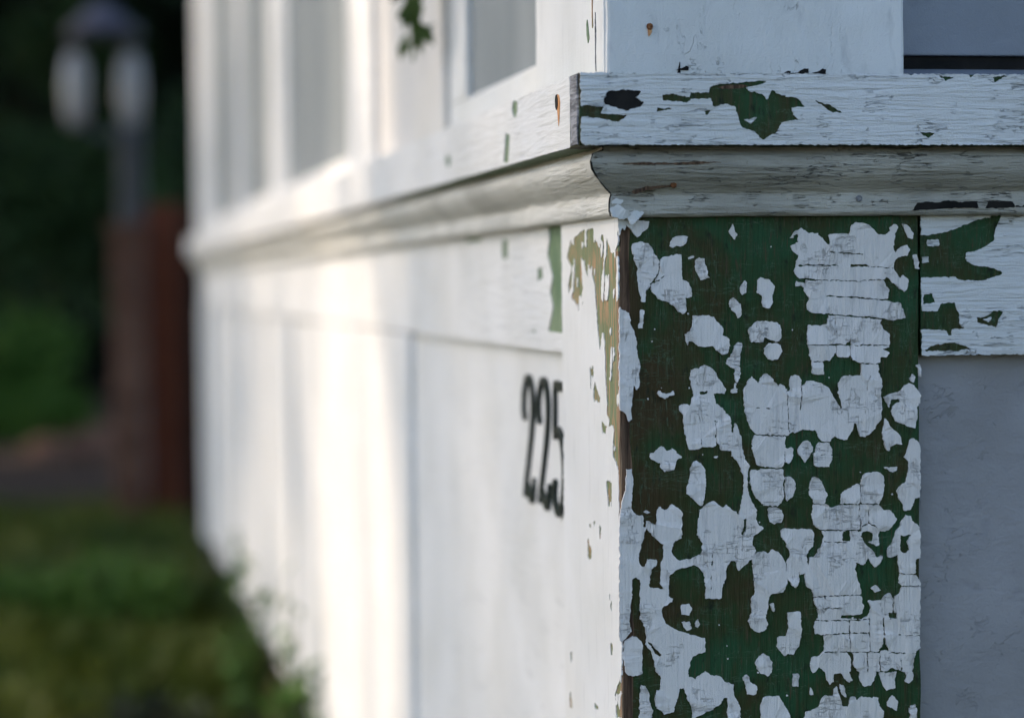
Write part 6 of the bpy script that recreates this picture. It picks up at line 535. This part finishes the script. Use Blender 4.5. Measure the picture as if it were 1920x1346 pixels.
# tiny specks of white left between the flakes
bm = bmesh.new(); q = random.Random(12)
for _ in range(34):
    u, v, r = q.uniform(0.012, 0.194), q.uniform(0.57, 0.885), q.uniform(0.0003, 0.0007)
    n = q.randint(5, 7)
    a = [bm.verts.new((u + r * q.uniform(.6, 1.3) * math.cos(6.2832 * k / n), -0.0006, v + r * q.uniform(.6, 1.6) * math.sin(6.2832 * k / n))) for k in range(n)]
    b = [bm.verts.new((p.co.x, 0.0004, p.co.z)) for p in a]
    bm.faces.new(a)
    for k in range(n):
        bm.faces.new((a[k], a[(k + 1) % n], b[(k + 1) % n], b[k]))
tag(from_bm('paint_specks', bm, 'flake_paint', front_board), kind='stuff')

# shaded wall: rail, panel
rail = board('rail', 'green_paint', 0, 0.1985, 0.34, (0.002, 0.8015), (0.022, 0.897), house, r=0.001, seed=5)
for i, loops in enumerate(PAINT['rail']):
    coat('paint_coat', loops, 'y', 0.002, 'ledge_paint', rail, t=0.0009, curl=0.0003, seed=200 + i, rough=0.0008)
board('rail', 'white_paint_horizontal', 0, 0.3415, OUT_R, (0.0012, 0.8015), (0.022, 0.897), house, r=0.001, seed=6)
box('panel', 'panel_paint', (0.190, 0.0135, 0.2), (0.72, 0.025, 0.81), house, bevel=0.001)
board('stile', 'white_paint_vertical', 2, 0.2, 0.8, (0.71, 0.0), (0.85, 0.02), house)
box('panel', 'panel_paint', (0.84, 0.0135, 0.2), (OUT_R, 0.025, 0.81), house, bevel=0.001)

# sill board with its weathered end, both walls
ledge = board('sill_board', 'green_paint', 0, -0.0305, 0.34, (-0.0303, 0.9345), (0.012, 0.9785), house, r=0.0018, wob=0.0006, seed=7)
coat('bare_patch', ['-160,9560 -160,9720 185,9720 185,9560'], 'y', -0.0303, 'dark_gap', ledge, t=0.0003)
coat('bare_patch', ['560,9700 620,9712 740,9716 760,9706 700,9692 600,9690'], 'y', -0.0303, 'bare_wood', ledge, t=0.0003)
for i, loops in enumerate(PAINT['ledge']):
    coat('paint_coat', loops, 'y', -0.0303, 'ledge_paint', ledge, t=0.0010, curl=0.0004, seed=300 + i, rough=0.0008)
board('end_grain', 'grey_wood', 2, 0.9352, 0.9778, (-0.0318, -0.0285), (-0.0302, -0.0065), ledge, r=0.0006, step=0.004, wob=0.0009, seed=8)
board('sill_board', 'white_paint_horizontal', 0, 0.3412, OUT_R, (-0.0311, 0.9345), (0.012, 0.9785), house, r=0.0018, seed=9)
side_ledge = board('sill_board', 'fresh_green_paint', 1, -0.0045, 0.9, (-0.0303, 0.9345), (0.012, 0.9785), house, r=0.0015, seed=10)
for i, loops in enumerate(PAINT['left_fascia']):
    coat('paint_coat', loops, 'x', -0.0303, 'white_paint_horizontal', side_ledge, t=0.0007, seed=400 + i)
board('sill_board', 'white_paint', 1, 0.9012, OUT_L + 0.03, (-0.0311, 0.9345), (0.012, 0.9785), house, step=0.1, seed=11)

# moulding under the sill, mitred at the corner
PROF = [(0.0120, 0.9346), (0.0120, 0.9325), (0.0200, 0.9295), (0.0220, 0.9250), (0.0207, 0.9205), (0.0178, 0.9162), (0.0138, 0.9122), (0.0096, 0.9086), (0.0063, 0.9062), (0.0056, 0.9050), (0.0066, 0.9030), (0.0074, 0.8990), (0.0074, 0.8945), (0.0064, 0.8922), (0.0040, 0.8912), (-0.004, 0.8910)]
def moulding(side, run, seed):
    bm = bmesh.new(); rings = []
    n = 320
    for i in range(n + 1):
        f = (i / n) ** 1.6
        ring = []
        for j, (p, z) in enumerate(PROF):
            t = -p + (run + p) * f
            d = 0.0009 * noise.noise(Vector((t * 70, j * 0.9, seed))) + 0.0010 * noise.noise(Vector((t * 14, j * 0.5, seed + 5)))
            ring.append(bm.verts.new((t, -p - d, z + d * .5) if side == 'front' else (-p - d, t, z + d * .5)))
        rings.append(ring)
    for r0, r1 in zip(rings, rings[1:]):
        for j in range(len(PROF) - 1):
            bm.faces.new((r0[j], r0[j + 1], r1[j + 1], r1[j]))
    return from_bm('moulding', bm, 'moulding_paint' if side == 'front' else 'side_moulding_paint', house, True)
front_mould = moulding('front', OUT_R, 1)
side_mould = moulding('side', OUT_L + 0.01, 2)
bm = bmesh.new()
tube(bm, [(-p - .0002 + .0005 * noise.noise(Vector((z * 900, 0, 0))), -p - .0002, z) for p, z in PROF[:-1]], [0.0004 + 0.0005 * abs(noise.noise(Vector((z * 700, 3, 0)))) for p, z in PROF[:-1]], 6)
from_bm('open_joint', bm, 'dark_gap', front_mould)
# strip where the moulding's lower edge has lost its paint
coat('bare_patch', ['1890,8938 1905,8950 1935,8992 1990,9000 2060,8990 2120,9004 2230,8996 2400,9003 2600,8996 3400,9000 3400,8962 2900,8955 2600,8960 2400,8952 2200,8958 2050,8948 1960,8944'], 'y', -0.0072, 'dark_gap', front_mould, t=0.0006, curl=0.0002, seed=77, rough=0.0006)
coat('bare_patch', ['-60,9235 100,9246 300,9240 460,9250 610,9243 470,9232 300,9229 90,9228'], 'y', -0.0214, 'bare_wood', front_mould, t=0.0006, seed=78, rough=0.0005)
coat('bare_patch', ['60,9072 160,9098 260,9106 330,9118 380,9112 330,9098 230,9088 140,9072 80,9050'], 'y', -0.0112, 'bare_wood', front_mould, t=0.0006, seed=79, rough=0.0005)

for k, l in enumerate(('-72,8962 -20,8985 30,8958 62,8930 40,8905 -10,8898 -60,8915', '30,8935 80,8950 150,8940 128,8912 90,8880 66,8862 48,8890', '-66,8998 -30,9030 20,9012 -10,8985')):
    coat('paint_flake', [l], 'y', -0.0070, 'white_paint', front_mould, t=0.0012, curl=0.0015, seed=600 + k, rough=0.0009)

# corner post above the sill
up_front = board('upper_corner_board', 'post_paint', 2, 0.9795, 2.35, (-0.0085, -0.010), (0.1845, 0.012), house, r=0.0022, wob=0.0006, seed=12)
up_side = board('upper_corner_board', 'white_paint_vertical', 2, 0.9795, 2.35, (-0.0105, -0.0075), (0.010, 0.215), house, r=0.003, wob=0.0004, seed=13)
for u, v, s in ((0.113, 0.9805, 0.9), (0.104, 0.980, 0.6), (0.039, 0.983, 0.5), (0.126, 0.981, 0.7)):
    coat('bare_patch', [' '.join('%d,%d' % (1e4 * (u + s * a), 1e4 * (v + s * b)) for a, b in ((-.008, -.0016), (-.003, .0002), (.001, .0006), (.006, .0036), (.009, .003), (.0085, -.0016)))], 'y', -0.0102, 'dark_gap', up_front, t=0.0006)
coat('bare_patch', ['362,9795 368,9840 378,9872 382,9795'], 'y', -0.0102, 'dark_gap', up_front, t=0.0006)

# window recess above the sill on the shaded wall
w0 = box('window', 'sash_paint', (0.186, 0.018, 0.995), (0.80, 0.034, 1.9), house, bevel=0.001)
bm = bmesh.new()
vs = [bm.verts.new(p) for p in ((0.1849, -0.006, 0.9790), (0.80, -0.006, 0.9790), (0.80, 0.030, 0.9885), (0.1849, 0.030, 0.9885), (0.1849, 0.030, 0.970), (0.80, 0.030, 0.970), (0.80, -0.006, 0.970), (0.1849, -0.006, 0.970))]
for f in ((0, 1, 2, 3), (3, 2, 5, 4), (0, 7, 6, 1), (4, 5, 6, 7), (0, 3, 4, 7), (1, 6, 5, 2)):
    bm.faces.new([vs[i] for i in f])
from_bm('sill', bm, 'sash_paint', w0)
box('gap', 'dark_gap', (0.186, 0.022, 0.986), (0.80, 0.036, 0.9945), w0, bevel=0)
board('window_trim', 'white_paint_vertical', 2, 0.979, 1.95, (0.79, -0.008), (0.95, 0.03), house)

# nails
def nail(u, z, at, axis, r, parent, stain=0.0, mat='rust'):
    bm = bmesh.new()
    ring = [bm.verts.new((u + r * math.cos(a), at - 0.0004, z + r * math.sin(a))) for a in [k * 0.6283 for k in range(10)]]
    ring2 = [bm.verts.new((u + r * .7 * math.cos(a), at - 0.0012, z + r * .7 * math.sin(a))) for a in [k * 0.6283 for k in range(10)]]
    for k in range(10):
        bm.faces.new((ring[k], ring[(k + 1) % 10], ring2[(k + 1) % 10], ring2[k]))
    bm.faces.new(ring2)
    if axis == 'x':
        for v in bm.verts:
            v.co = Vector((v.co.y, v.co.x, v.co.z))
    o = from_bm('nail', bm, mat, parent)
    if stain:
        pts = [(-.6, .2), (-.8, -.5), (-.5, -1.5), (-.25, -stain), (.15, -stain * .9), (.45, -1.4), (.8, -.4), (.6, .3)]
        coat('rust_stain', [' '.join('%d,%d' % (1e4 * (u + r * a), 1e4 * (z + r * b)) for a, b in pts)], axis, at, 'rust_stain', parent, t=0.0004, rough=0.0009)
    return o
nail(0.0188, 1.0090, -0.0101, 'y', 0.0022, up_front, 2.6)
nail(0.0325, 0.9108, -0.0126, 'y', 0.0021, front_mould, 0)
nail(0.1545, 0.9020, -0.0074, 'y', 0.0022, front_mould, 0, 'grey_wood')
coat('rust_stain', ['262,9648 285,9690 320,9702 350,9690 360,9650 345,9600 325,9540 310,9500 292,9530 276,9590'], 'x', -0.0311, 'rust_stain', side_ledge, t=0.0003)
coat('nail', ['318,9640 322,9680 345,9704 385,9700 402,9670 398,9630 370,9606 335,9612'], 'x', -0.0311, 'dark_gap', side_ledge, t=0.0006)
coat('bare_patch', ['318,10060 340,10130 372,10180 392,10150 384,10080 352,10030'], 'x', -0.0106, 'fresh_green_paint', up_side, t=0.0004)
coat('bare_patch', ['118,9830 128,9960 116,10080 126,10200 140,10100 134,9960 140,9850'], 'x', -0.0106, 'grey_wood', up_side, t=0.0004)
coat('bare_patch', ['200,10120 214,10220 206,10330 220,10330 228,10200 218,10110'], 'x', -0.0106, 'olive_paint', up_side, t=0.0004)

# sunlit wall, below the sill
box('joint_gap', 'dark_gap', (0.009, 0.176, 0.802), (0.016, 0.2, 0.892), house, bevel=0)
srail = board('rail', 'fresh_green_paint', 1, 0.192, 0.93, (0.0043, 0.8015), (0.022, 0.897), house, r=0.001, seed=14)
for i, loops in enumerate(PAINT['left_rail']):
    coat('paint_coat', loops, 'x', 0.0043, 'white_paint_horizontal', srail, t=0.0008, seed=500 + i)
board('rail', 'white_paint', 1, 0.9315, OUT_L, (0.0035, 0.8015), (0.022, 0.897), house, step=0.1, seed=15)
box('panel', 'white_paint', (0.011, 0.170, 0.2), (0.026, 1.02, 0.81), house, bevel=0.001)
box('wide_board', 'white_paint', (0.0035, 1.008, 0.2), (0.024, 1.82, 0.8), house, bevel=0.002)
y = 1.823; k = 0
while y < 4.72:
    wd = 0.29
    box('wall_board', 'white_paint', (0.013 if k % 2 else 0.006, y, 0.2), (0.026, min(y + wd, 4.75), 0.8), house, bevel=0.003)
    y += wd + 0.006; k += 1
box('end_board', 'white_paint', (0.0, 4.757, 0.2), (0.026, OUT_L, 0.8), house, bevel=0.003)

# sunlit wall, above the sill: windows, boards between
def side_window(y0, y1, zb, cloth):
    w = box('window', 'white_paint', (-0.002, y0, 0.979), (0.034, y1, zb - 0.022), house, bevel=0.002)     # stool under the sash
    box('bottom_rail', 'white_paint', (0.003, y0 + 0.001, zb - 0.0215), (0.036, y1 - 0.001, zb), w, bevel=0.002)
    box('sash_stile', 'white_paint', (0.003, y0 + 0.001, zb), (0.024, y0 + 0.04, 2.2), w, bevel=0.002)
    box('sash_stile', 'white_paint', (0.003, y1 - 0.09, zb), (0.024, y1 - 0.001, 2.2), w, bevel=0.002)
    box('pane', 'window_glass', (0.009, y0 + 0.04, zb), (0.012, y1 - 0.09, 2.2), w, bevel=0)
    bm = bmesh.new()                                                                                       # curtain with folds
    n = 60; cols = []
    for i in range(n + 1):
        yy = y0 + (y1 - y0) * i / n
        xx = 0.026 + 0.004 * math.sin(yy * 46) + 0.003 * noise.noise(Vector((yy * 9, 0, 2)))
        cols.append((bm.verts.new((xx, yy, 0.97)), bm.verts.new((xx, yy, 2.22))))
    for a, b in zip(cols, cols[1:]):
        bm.faces.new((a[0], b[0], b[1], a[1]))
    from_bm('curtain', bm, cloth, w, True)
    return w
side_window(0.217, 0.701, 1.012, 'curtain_cloth')
side_window(1.395, 2.478, 1.010, 'curtain_cloth_far')
side_window(2.642, 3.46, 1.014, 'curtain_cloth_far')
side_window(3.532, 4.46, 1.014, 'curtain_cloth_far')
box('wide_board', 'cream_board_paint', (-0.003, 0.703, 0.979), (0.034, 1.163, 2.35), house, bevel=0.002)
box('window_trim', 'white_paint', (-0.012, 1.165, 0.979), (0.034, 1.393, 2.35), house, bevel=0.003)
box('window_trim', 'white_paint', (-0.003, 2.48, 0.979), (0.034, 2.64, 2.35), house, bevel=0.003)
box('window_trim', 'white_paint', (-0.001, 3.462, 0.979), (0.034, 3.53, 2.35), house, bevel=0.003)
box('end_board', 'white_paint', (-0.006, 4.462, 0.979), (0.034, OUT_L, 2.35), house, bevel=0.003)
box('lintel', 'white_paint', (-0.0015, 0.217, 2.2), (0.040, OUT_L - 0.01, 2.36), house, bevel=0.003)
# body behind the cladding, far end, foundation, roof
box('room_wall', 'dark_gap', (0.075, 0.075, 0.18), (4.2, OUT_L - 0.03, 2.40), house, bevel=0)
box('end_wall', 'white_paint', (0.030, OUT_L - 0.028, 0.2), (4.2, OUT_L, 2.40), house, bevel=0.002)
box('base_beam', 'dark_gap', (0.03, 0.03, 0.16), (4.2, OUT_L - 0.01, 0.199), house, bevel=0)
for i in range(12):
    box('foundation_stone', 'stone', (0.10 + 0.01 * rnd.random(), 0.06 + i * 0.41, 0.0), (0.5, 0.06 + i * 0.41 + 0.395, 0.158), house, bevel=0.012)
bm = bmesh.new()
vs = [bm.verts.new(p) for p in ((-0.32, -0.30, 2.36), (4.5, -0.30, 2.36), (4.5, OUT_L + .3, 2.36), (-0.32, OUT_L + .3, 2.36), (-0.32, -0.30, 2.44), (4.5, -0.30, 2.44), (4.5, OUT_L + .3, 2.44), (-0.32, OUT_L + .3, 2.44), (2.1, 0.9, 3.5), (2.1, OUT_L - .9, 3.5))]
for f in ((3, 2, 1, 0), (0, 1, 5, 4), (1, 2, 6, 5), (2, 3, 7, 6), (3, 0, 4, 7), (4, 5, 8), (5, 6, 9, 8), (6, 7, 9), (7, 4, 8, 9)):
    bm.faces.new([vs[i] for i in f])
from_bm('roof', bm, 'roof_shingle', house)

# the number, black strokes fixed to the sunlit panel
def stroke(bm, ctrl, x0, x1, yo, zo, sc):
    """A flat stroke of varying width along a smooth curve; ctrl = (u, v, width)."""
    P = []
    n = len(ctrl)
    for i in range(n - 1):
        p0, p1, p2, p3 = ctrl[max(i - 1, 0)], ctrl[i], ctrl[i + 1], ctrl[min(i + 2, n - 1)]
        for k in range(6):
            t = k / 6
            P.append([0.5 * (2 * b + (c - a) * t + (2 * a - 5 * b + 4 * c - d) * t * t + (3 * b - a - 3 * c + d) * t ** 3) for a, b, c, d in zip(p0, p1, p2, p3)])
    P.append(list(ctrl[-1]))
    L = []
    for i, (u, v, w) in enumerate(P):
        a, b = P[max(i - 1, 0)], P[min(i + 1, len(P) - 1)]
        d = Vector((b[0] - a[0], b[1] - a[1])).normalized()
        q = Vector((-d.y, d.x)) * w / 2
        row = []
        for s in (1, -1):
            for x in (x0, x1):
                row.append(bm.verts.new((x, yo - (u + s * q.x) * sc * 0.78, zo + (v + s * q.y) * sc)))
        L.append(row)
    for r0, r1 in zip(L, L[1:]):
        for a, b in ((0, 1), (1, 3), (3, 2), (2, 0)):
            bm.faces.new((r0[a], r0[b], r1[b], r1[a]))
    for r in (L[0], L[-1]):
        bm.faces.new((r[0], r[1], r[3], r[2]))
TWO = [(.10, .66, .10), (.02, .72, .17), (.06, .86, .12), (.22, .98, .08), (.42, .96, .12), (.52, .82, .17), (.48, .62, .14), (.30, .36, .09), (.12, .14, .07), (.04, .03, .06)]
TWO_B = [(.04, .03, .06), (.16, .12, .10), (.30, .06, .15), (.44, .03, .14), (.53, .10, .08), (.55, .20, .05)]
FIVE = [(.52, .97, .12), (.32, .96, .13), (.12, .97, .08), (.10, .80, .08), (.08, .58, .07), (.22, .64, .08), (.42, .56, .13), (.53, .34, .16), (.44, .12, .13), (.26, .01, .10), (.08, .06, .13), (.02, .18, .18), (.10, .24, .08)]
for nm, strokes, yo in (('number_digit', (TWO, TWO_B), 0.384), ('number_digit', (TWO, TWO_B), 0.323), ('number_digit', (FIVE,), 0.264)):
    bm = bmesh.new()
    for s in strokes:
        stroke(bm, [(a, b, c * 0.56) for a, b, c in s], 0.0078, 0.0112, yo, 0.6825, 0.097)
    o = from_bm(nm, bm, 'black_enamel', house)
    o['label'] = 'black house number digit ' + ('2' if strokes[0] is TWO else '5')

# ------------------------------------------------------------------ things beyond the house
lamp = thing('garden_lamp', 'grey lamp post with two pale glass shades under one cap beside the dark trees', 'lamp', (-0.11, 7.5, 0))
def lathe(name, mat, parent, c, prof, seg=20):
    bm = bmesh.new(); rings = []
    for r, z in prof:
        rings.append([bm.verts.new((c[0] + r * math.cos(6.2832 * k / seg), c[1] + r * math.sin(6.2832 * k / seg), z)) for k in range(seg)])
    for r0, r1 in zip(rings, rings[1:]):
        for k in range(seg):
            bm.faces.new((r0[k], r0[(k + 1) % seg], r1[(k + 1) % seg], r1[k]))
    bm.faces.new(rings[0]); bm.faces.new(rings[-1])
    return from_bm(name, bm, mat, parent, True)
lathe('post', 'post_metal', lamp, (0, 0), [(0.09, 0), (0.09, 0.04), (0.052, 0.08), (0.048, 0.6), (0.048, 1.40), (0.06, 1.42), (0.03, 1.44)])
lathe('shade', 'frosted_glass', lamp, (0, 0), [(0.03, 1.43), (0.040, 1.46), (0.047, 1.53), (0.047, 1.61), (0.040, 1.66), (0.03, 1.70)])
lathe('shade', 'frosted_glass', lamp, (-0.195, 0), [(0.03, 1.43), (0.040, 1.46), (0.046, 1.53), (0.046, 1.61), (0.040, 1.66), (0.03, 1.70)])
lathe('cap', 'lamp_cap', lamp, (-0.095, 0), [(0.02, 1.745), (0.145, 1.76), (0.130, 1.79), (0.08, 1.83), (0.03, 1.88)])
for path in ([(0, 0, 1.64), (0, 0, 1.765)], [(-0.195, 0, 1.64), (-0.195, 0, 1.765)], [(0, 0, 1.41), (-0.1, 0, 1.395), (-0.195, 0, 1.445)]):
    bm = bmesh.new()
    tube(bm, path, [0.012] * len(path))
    from_bm('arm', bm, 'post_metal', lamp)

pillar = thing('gate_pillar', 'low pinkish stone pillar at the end of the brown fence', 'pillar', (-0.14, 7.15, 0))
for i in range(7):
    z = i * 0.148
    box('stone', 'pillar_stone', (-0.055 + 0.004 * rnd.random(), -0.06, z), (0.055 - 0.004 * rnd.random(), 0.06, z + 0.145), pillar, bevel=0.006)
box('cap', 'pillar_stone', (-0.068, -0.075, 1.036), (0.068, 0.075, 1.075), pillar, bevel=0.008)
fence = thing('board_fence', 'red brown board fence standing behind the end of the house', 'fence', (-0.07, 7.3, 0))
x = 0.0
for i in range(14):
    wd = (0.062, 0.066, 0.07, 0.09)[min(i, 3)]
    box('fence_board', 'red_brown_board' if i < 2 else 'dark_brown_board', (x, -0.012 if i % 2 else 0.0, 0.02), (x + wd - 0.004, 0.02, 1.14 + 0.012 * rnd.random()), fence, bevel=0.003)
    x += wd
box('fence_rail', 'dark_brown_board', (0.0, 0.021, 0.3), (x, 0.06, 0.38), fence); box('fence_rail', 'dark_brown_board', (0.0, 0.021, 0.9), (x, 0.06, 0.98), fence)

def clump_points(n, c, r, seed, squash=1.0, hollow=0.4):
    q = random.Random(seed); out = []
    lobes = [(Vector((q.gauss(0, .5), q.gauss(0, .5), q.gauss(0, .4))), q.uniform(.35, .7)) for _ in range(9)]
    while len(out) < n:
        l, lr = q.choice(lobes)
        d = Vector((q.gauss(0, 1), q.gauss(0, 1), q.gauss(0, 1))).normalized() * lr * (hollow + (1 - hollow) * q.random())
        p = l + d
        p = Vector((c[0] + p.x * r, c[1] + p.y * r, c[2] + p.z * r * squash))
        if p.z > 0.02:
            out.append(p)
    return out

def shrub(loc, r, n, leaf, mat, label, seed, group=None, h=0.6):
    t = thing('shrub', label, 'shrub', (loc[0], loc[1], 0), group)
    leaf_mesh('foliage', clump_points(n, (0, 0, r * h), r, seed, 0.75), leaf, mat, t, seed)
    bm = bmesh.new(); q = random.Random(seed)
    for _ in range(5):
        a = q.uniform(0, 6.28)
        tube(bm, [(0, 0, 0), (math.cos(a) * r * .25, math.sin(a) * r * .25, r * h), (math.cos(a) * r * .45, math.sin(a) * r * .45, r * h * 1.6)], [0.02 * r + .004, 0.012 * r + .003, 0.002], 6)
    from_bm('stem', bm, 'bark', t)
    return t
shrub((-0.62, 12.3, 0), 0.52, 5200, 0.07, 'leaf_green', 'bright green low bush beyond the earth path left of the pillar', 21, h=0.55)
for k, (x, yy, r) in enumerate(((-0.24, 11.0, 0.12), (-0.10, 11.1, 0.15), (-0.44, 10.9, 0.10))):
    bm = bmesh.new()
    bmesh.ops.create_icosphere(bm, subdivisions=3, radius=r)
    for v in bm.verts:
        v.co = Vector((v.co.x * 1.2, v.co.y, v.co.z * 0.75)) * (1 + 0.28 * noise.noise(v.co * 9 + Vector((k * 3.1, 0, 0))))
    o = from_bm('rock', bm, 'pillar_stone', None)
    o.location = (x, yy, r * 0.45)
    tag(o, ('pale rock in the middle at the edge of the path', 'largest pale rock beside the stone pillar', 'smallest rock, left of the other two by the path')[k], 'rock', 'rocks along the path')
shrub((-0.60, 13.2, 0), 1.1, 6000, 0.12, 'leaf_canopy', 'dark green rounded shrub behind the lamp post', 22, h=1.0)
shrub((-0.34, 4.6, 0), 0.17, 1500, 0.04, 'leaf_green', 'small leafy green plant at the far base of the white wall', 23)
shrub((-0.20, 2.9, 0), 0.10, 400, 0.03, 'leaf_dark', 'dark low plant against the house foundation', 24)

shrub((1.45, -0.50, 0), 0.60, 7000, 0.045, 'leaf_canopy', 'tall dark evergreen shrub added out of view to darken the shaded wall', 26, h=1.35)  # out of view, added to darken the right end of the wall

def weed(loc, h, seed, label):
    t = thing('weed', label, 'weed', loc)
    q = random.Random(seed); bm = bmesh.new(); pts = []
    for s in range(4):
        a = q.uniform(0, 6.28); hh = h * q.uniform(0.6, 1.0); l = 0.018
        path = [(math.cos(a) * l * k, math.sin(a) * l * k * 1.5, hh * k) for k in (0, .35, .7, 1.0)]
        tube(bm, path, [0.003, 0.0025, 0.002, 0.001], 5)
        for _ in range(22):
            k = q.uniform(0.25, 1.0)
            pts.append((math.cos(a) * l * k + q.gauss(0, .012), math.sin(a) * l * k * 1.5 + q.gauss(0, .012), hh * k))
    from_bm('stem', bm, 'leaf_vine', t)
    tag(leaf_mesh('leaf', pts, 0.035, 'leaf_green', t, seed), kind='stuff')
    return t
weed((-0.045, 1.95, 0), 0.50, 31, 'tallest weed rising against the white boards next to the wide sunlit board')
weed((-0.035, 2.95, 0), 0.44, 32, 'smaller weed farther along the base of the white wall')

vine = thing('hanging_vine', 'dark green vine tip hanging in front of the beige board between windows', 'vine', (-0.030, 0.70, 2.36))
q = random.Random(3); bm = bmesh.new()
path = [(0, 0, 0), (-0.01, 0.015, -0.4), (0.004, -0.01, -0.8), (-0.003, 0.006, -1.1), (0.0, 0.0, -1.308)]
tube(bm, path, [0.004, 0.004, 0.003, 0.002, 0.0015], 6)
from_bm('stem', bm, 'leaf_vine', vine)
for i in range(150):
    k = 1 - (i / 150) * 0.30
    leaf_mesh('leaf', [(q.gauss(0, 0.003), q.gauss(0, 0.012), -1.288 * k) for _ in range(1)], 0.024, 'leaf_vine', vine, 80 + i, droop=2.5)

def tree(loc, h, spread, n, leaf, mat, label, seed, trunk_r=0.18, low=0.45):
    t = thing('tree', label, 'tree', (loc[0], loc[1], 0), 'trees around the garden')
    q = random.Random(seed); bm = bmesh.new()
    tube(bm, [(0, 0, -0.1), (0.03, 0.02, h * .25), (-.05, .04, h * .5), (.02, 0, h * .85)], [trunk_r * 1.3, trunk_r, trunk_r * .7, trunk_r * .2], 12)
    ends = []
    for i in range(11):
        a = i * 2.4 + q.uniform(-.3, .3); z = h * q.uniform(low, .8)
        e = (math.cos(a) * spread * q.uniform(.45, .8), math.sin(a) * spread * q.uniform(.45, .8), z + h * q.uniform(.05, .2))
        tube(bm, [(0, 0, z * .85), (e[0] * .5, e[1] * .5, z * .97), e], [trunk_r * .45, trunk_r * .25, .02], 7)
        ends.append(e)
    from_bm('trunk', bm, 'bark', t)
    pts = []
    for e in ends + [(0, 0, h * .85)]:
        pts += clump_points(n // 12, e, spread * .55, q.randint(0, 9999), .7)
    leaf_mesh('crown', pts, leaf, mat, t, seed)
    return t
hedge = thing('hedge', 'high dark hedge closing the back of the garden', 'hedge', (0, 20.5, 0))
box('core', 'dark_gap', (-9, -0.35, 0.0), (9, 0.35, 4.3), hedge, bevel=0.1)
q = random.Random(77)
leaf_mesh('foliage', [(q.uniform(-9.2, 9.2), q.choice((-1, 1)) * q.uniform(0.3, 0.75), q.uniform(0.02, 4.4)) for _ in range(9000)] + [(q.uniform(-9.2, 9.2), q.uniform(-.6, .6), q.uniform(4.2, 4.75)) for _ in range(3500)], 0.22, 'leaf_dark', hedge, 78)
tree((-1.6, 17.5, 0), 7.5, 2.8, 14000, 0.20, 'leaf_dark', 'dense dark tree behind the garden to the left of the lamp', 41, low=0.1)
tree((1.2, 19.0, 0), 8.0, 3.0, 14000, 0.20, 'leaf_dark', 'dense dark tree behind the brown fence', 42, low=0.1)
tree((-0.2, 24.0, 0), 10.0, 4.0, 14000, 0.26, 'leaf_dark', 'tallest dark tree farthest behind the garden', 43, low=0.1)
tree((-2.2, 12.6, 0), 6.0, 1.9, 12000, 0.15, 'leaf_dark', 'dark low branched tree added over the lamp to block the sky', 47, trunk_r=0.12, low=0.45)  # added to keep sky light off the lamp and background
tree((2.2, 12.2, 0), 6.5, 2.2, 12000, 0.16, 'leaf_dark', 'dark low branched tree added over the fence to block the sky', 48, trunk_r=0.12, low=0.4)  # added likewise, so less sky reaches the fence and background
tree((-8.5, 11.5, 0), 8.5, 2.8, 16000, 0.17, 'leaf_canopy', 'leafy tree shading the lawn beside the house', 44)
tree((-7.5, 19.0, 0), 9.5, 3.4, 16000, 0.2, 'leaf_canopy', 'leafy tree shading the back of the garden', 45)
tree((-11.0, 25.0, 0), 10.5, 3.6, 14000, 0.22, 'leaf_canopy', 'leafy tree at the far corner of the garden', 46)

# unseen thin-crowned tree: crown shaped to filter the sun and open one lit patch
t = thing('tree', 'tall unseen tree across the yard, its thin crown shaped to filter the sun', 'tree', (-14.6, 8.6, 0), 'trees around the garden')
q = random.Random(9); bm = bmesh.new()
tube(bm, [(0, 0, -.1), (.1, .1, 4), (-.1, 0, 8), (0, .1, 12), (0, 0, 15)], [.32, .25, .2, .12, .03], 12)
for i in range(14):
    a = i * 2.4; z = q.uniform(8.5, 13); L = q.uniform(1.5, 3.5)
    tube(bm, [(0, 0, z - 1), (math.cos(a) * L * .4, math.sin(a) * L * .6, z), (math.cos(a) * L * .6, math.sin(a) * L, z + .8)], [.08, .04, .01], 6)
from_bm('trunk', bm, 'bark', t)
pts = []
while len(pts) < 23000:
    d = Vector((q.uniform(-1, 1), q.uniform(-1, 1), q.uniform(-1, 1)))
    if d.length > 1: continue
    p = Vector((d.x * 1.9, d.y * 5.2, 12.0 + d.z * 4.4))
    w = p + t.location; k = -w.x / to_sun.x
    hit = w + to_sun * k
    wy = hit.y - (1.50 - 0.30 * (hit.z - 0.6))
    if abs(wy) < 0.45 and -0.2 < hit.z < 2.4: continue
    if len(pts) > 17600 and not (-0.35 < hit.y < 0.8): continue
    pts.append(p)
leaf_mesh('crown', pts, 0.10, 'leaf_canopy', t, 50)
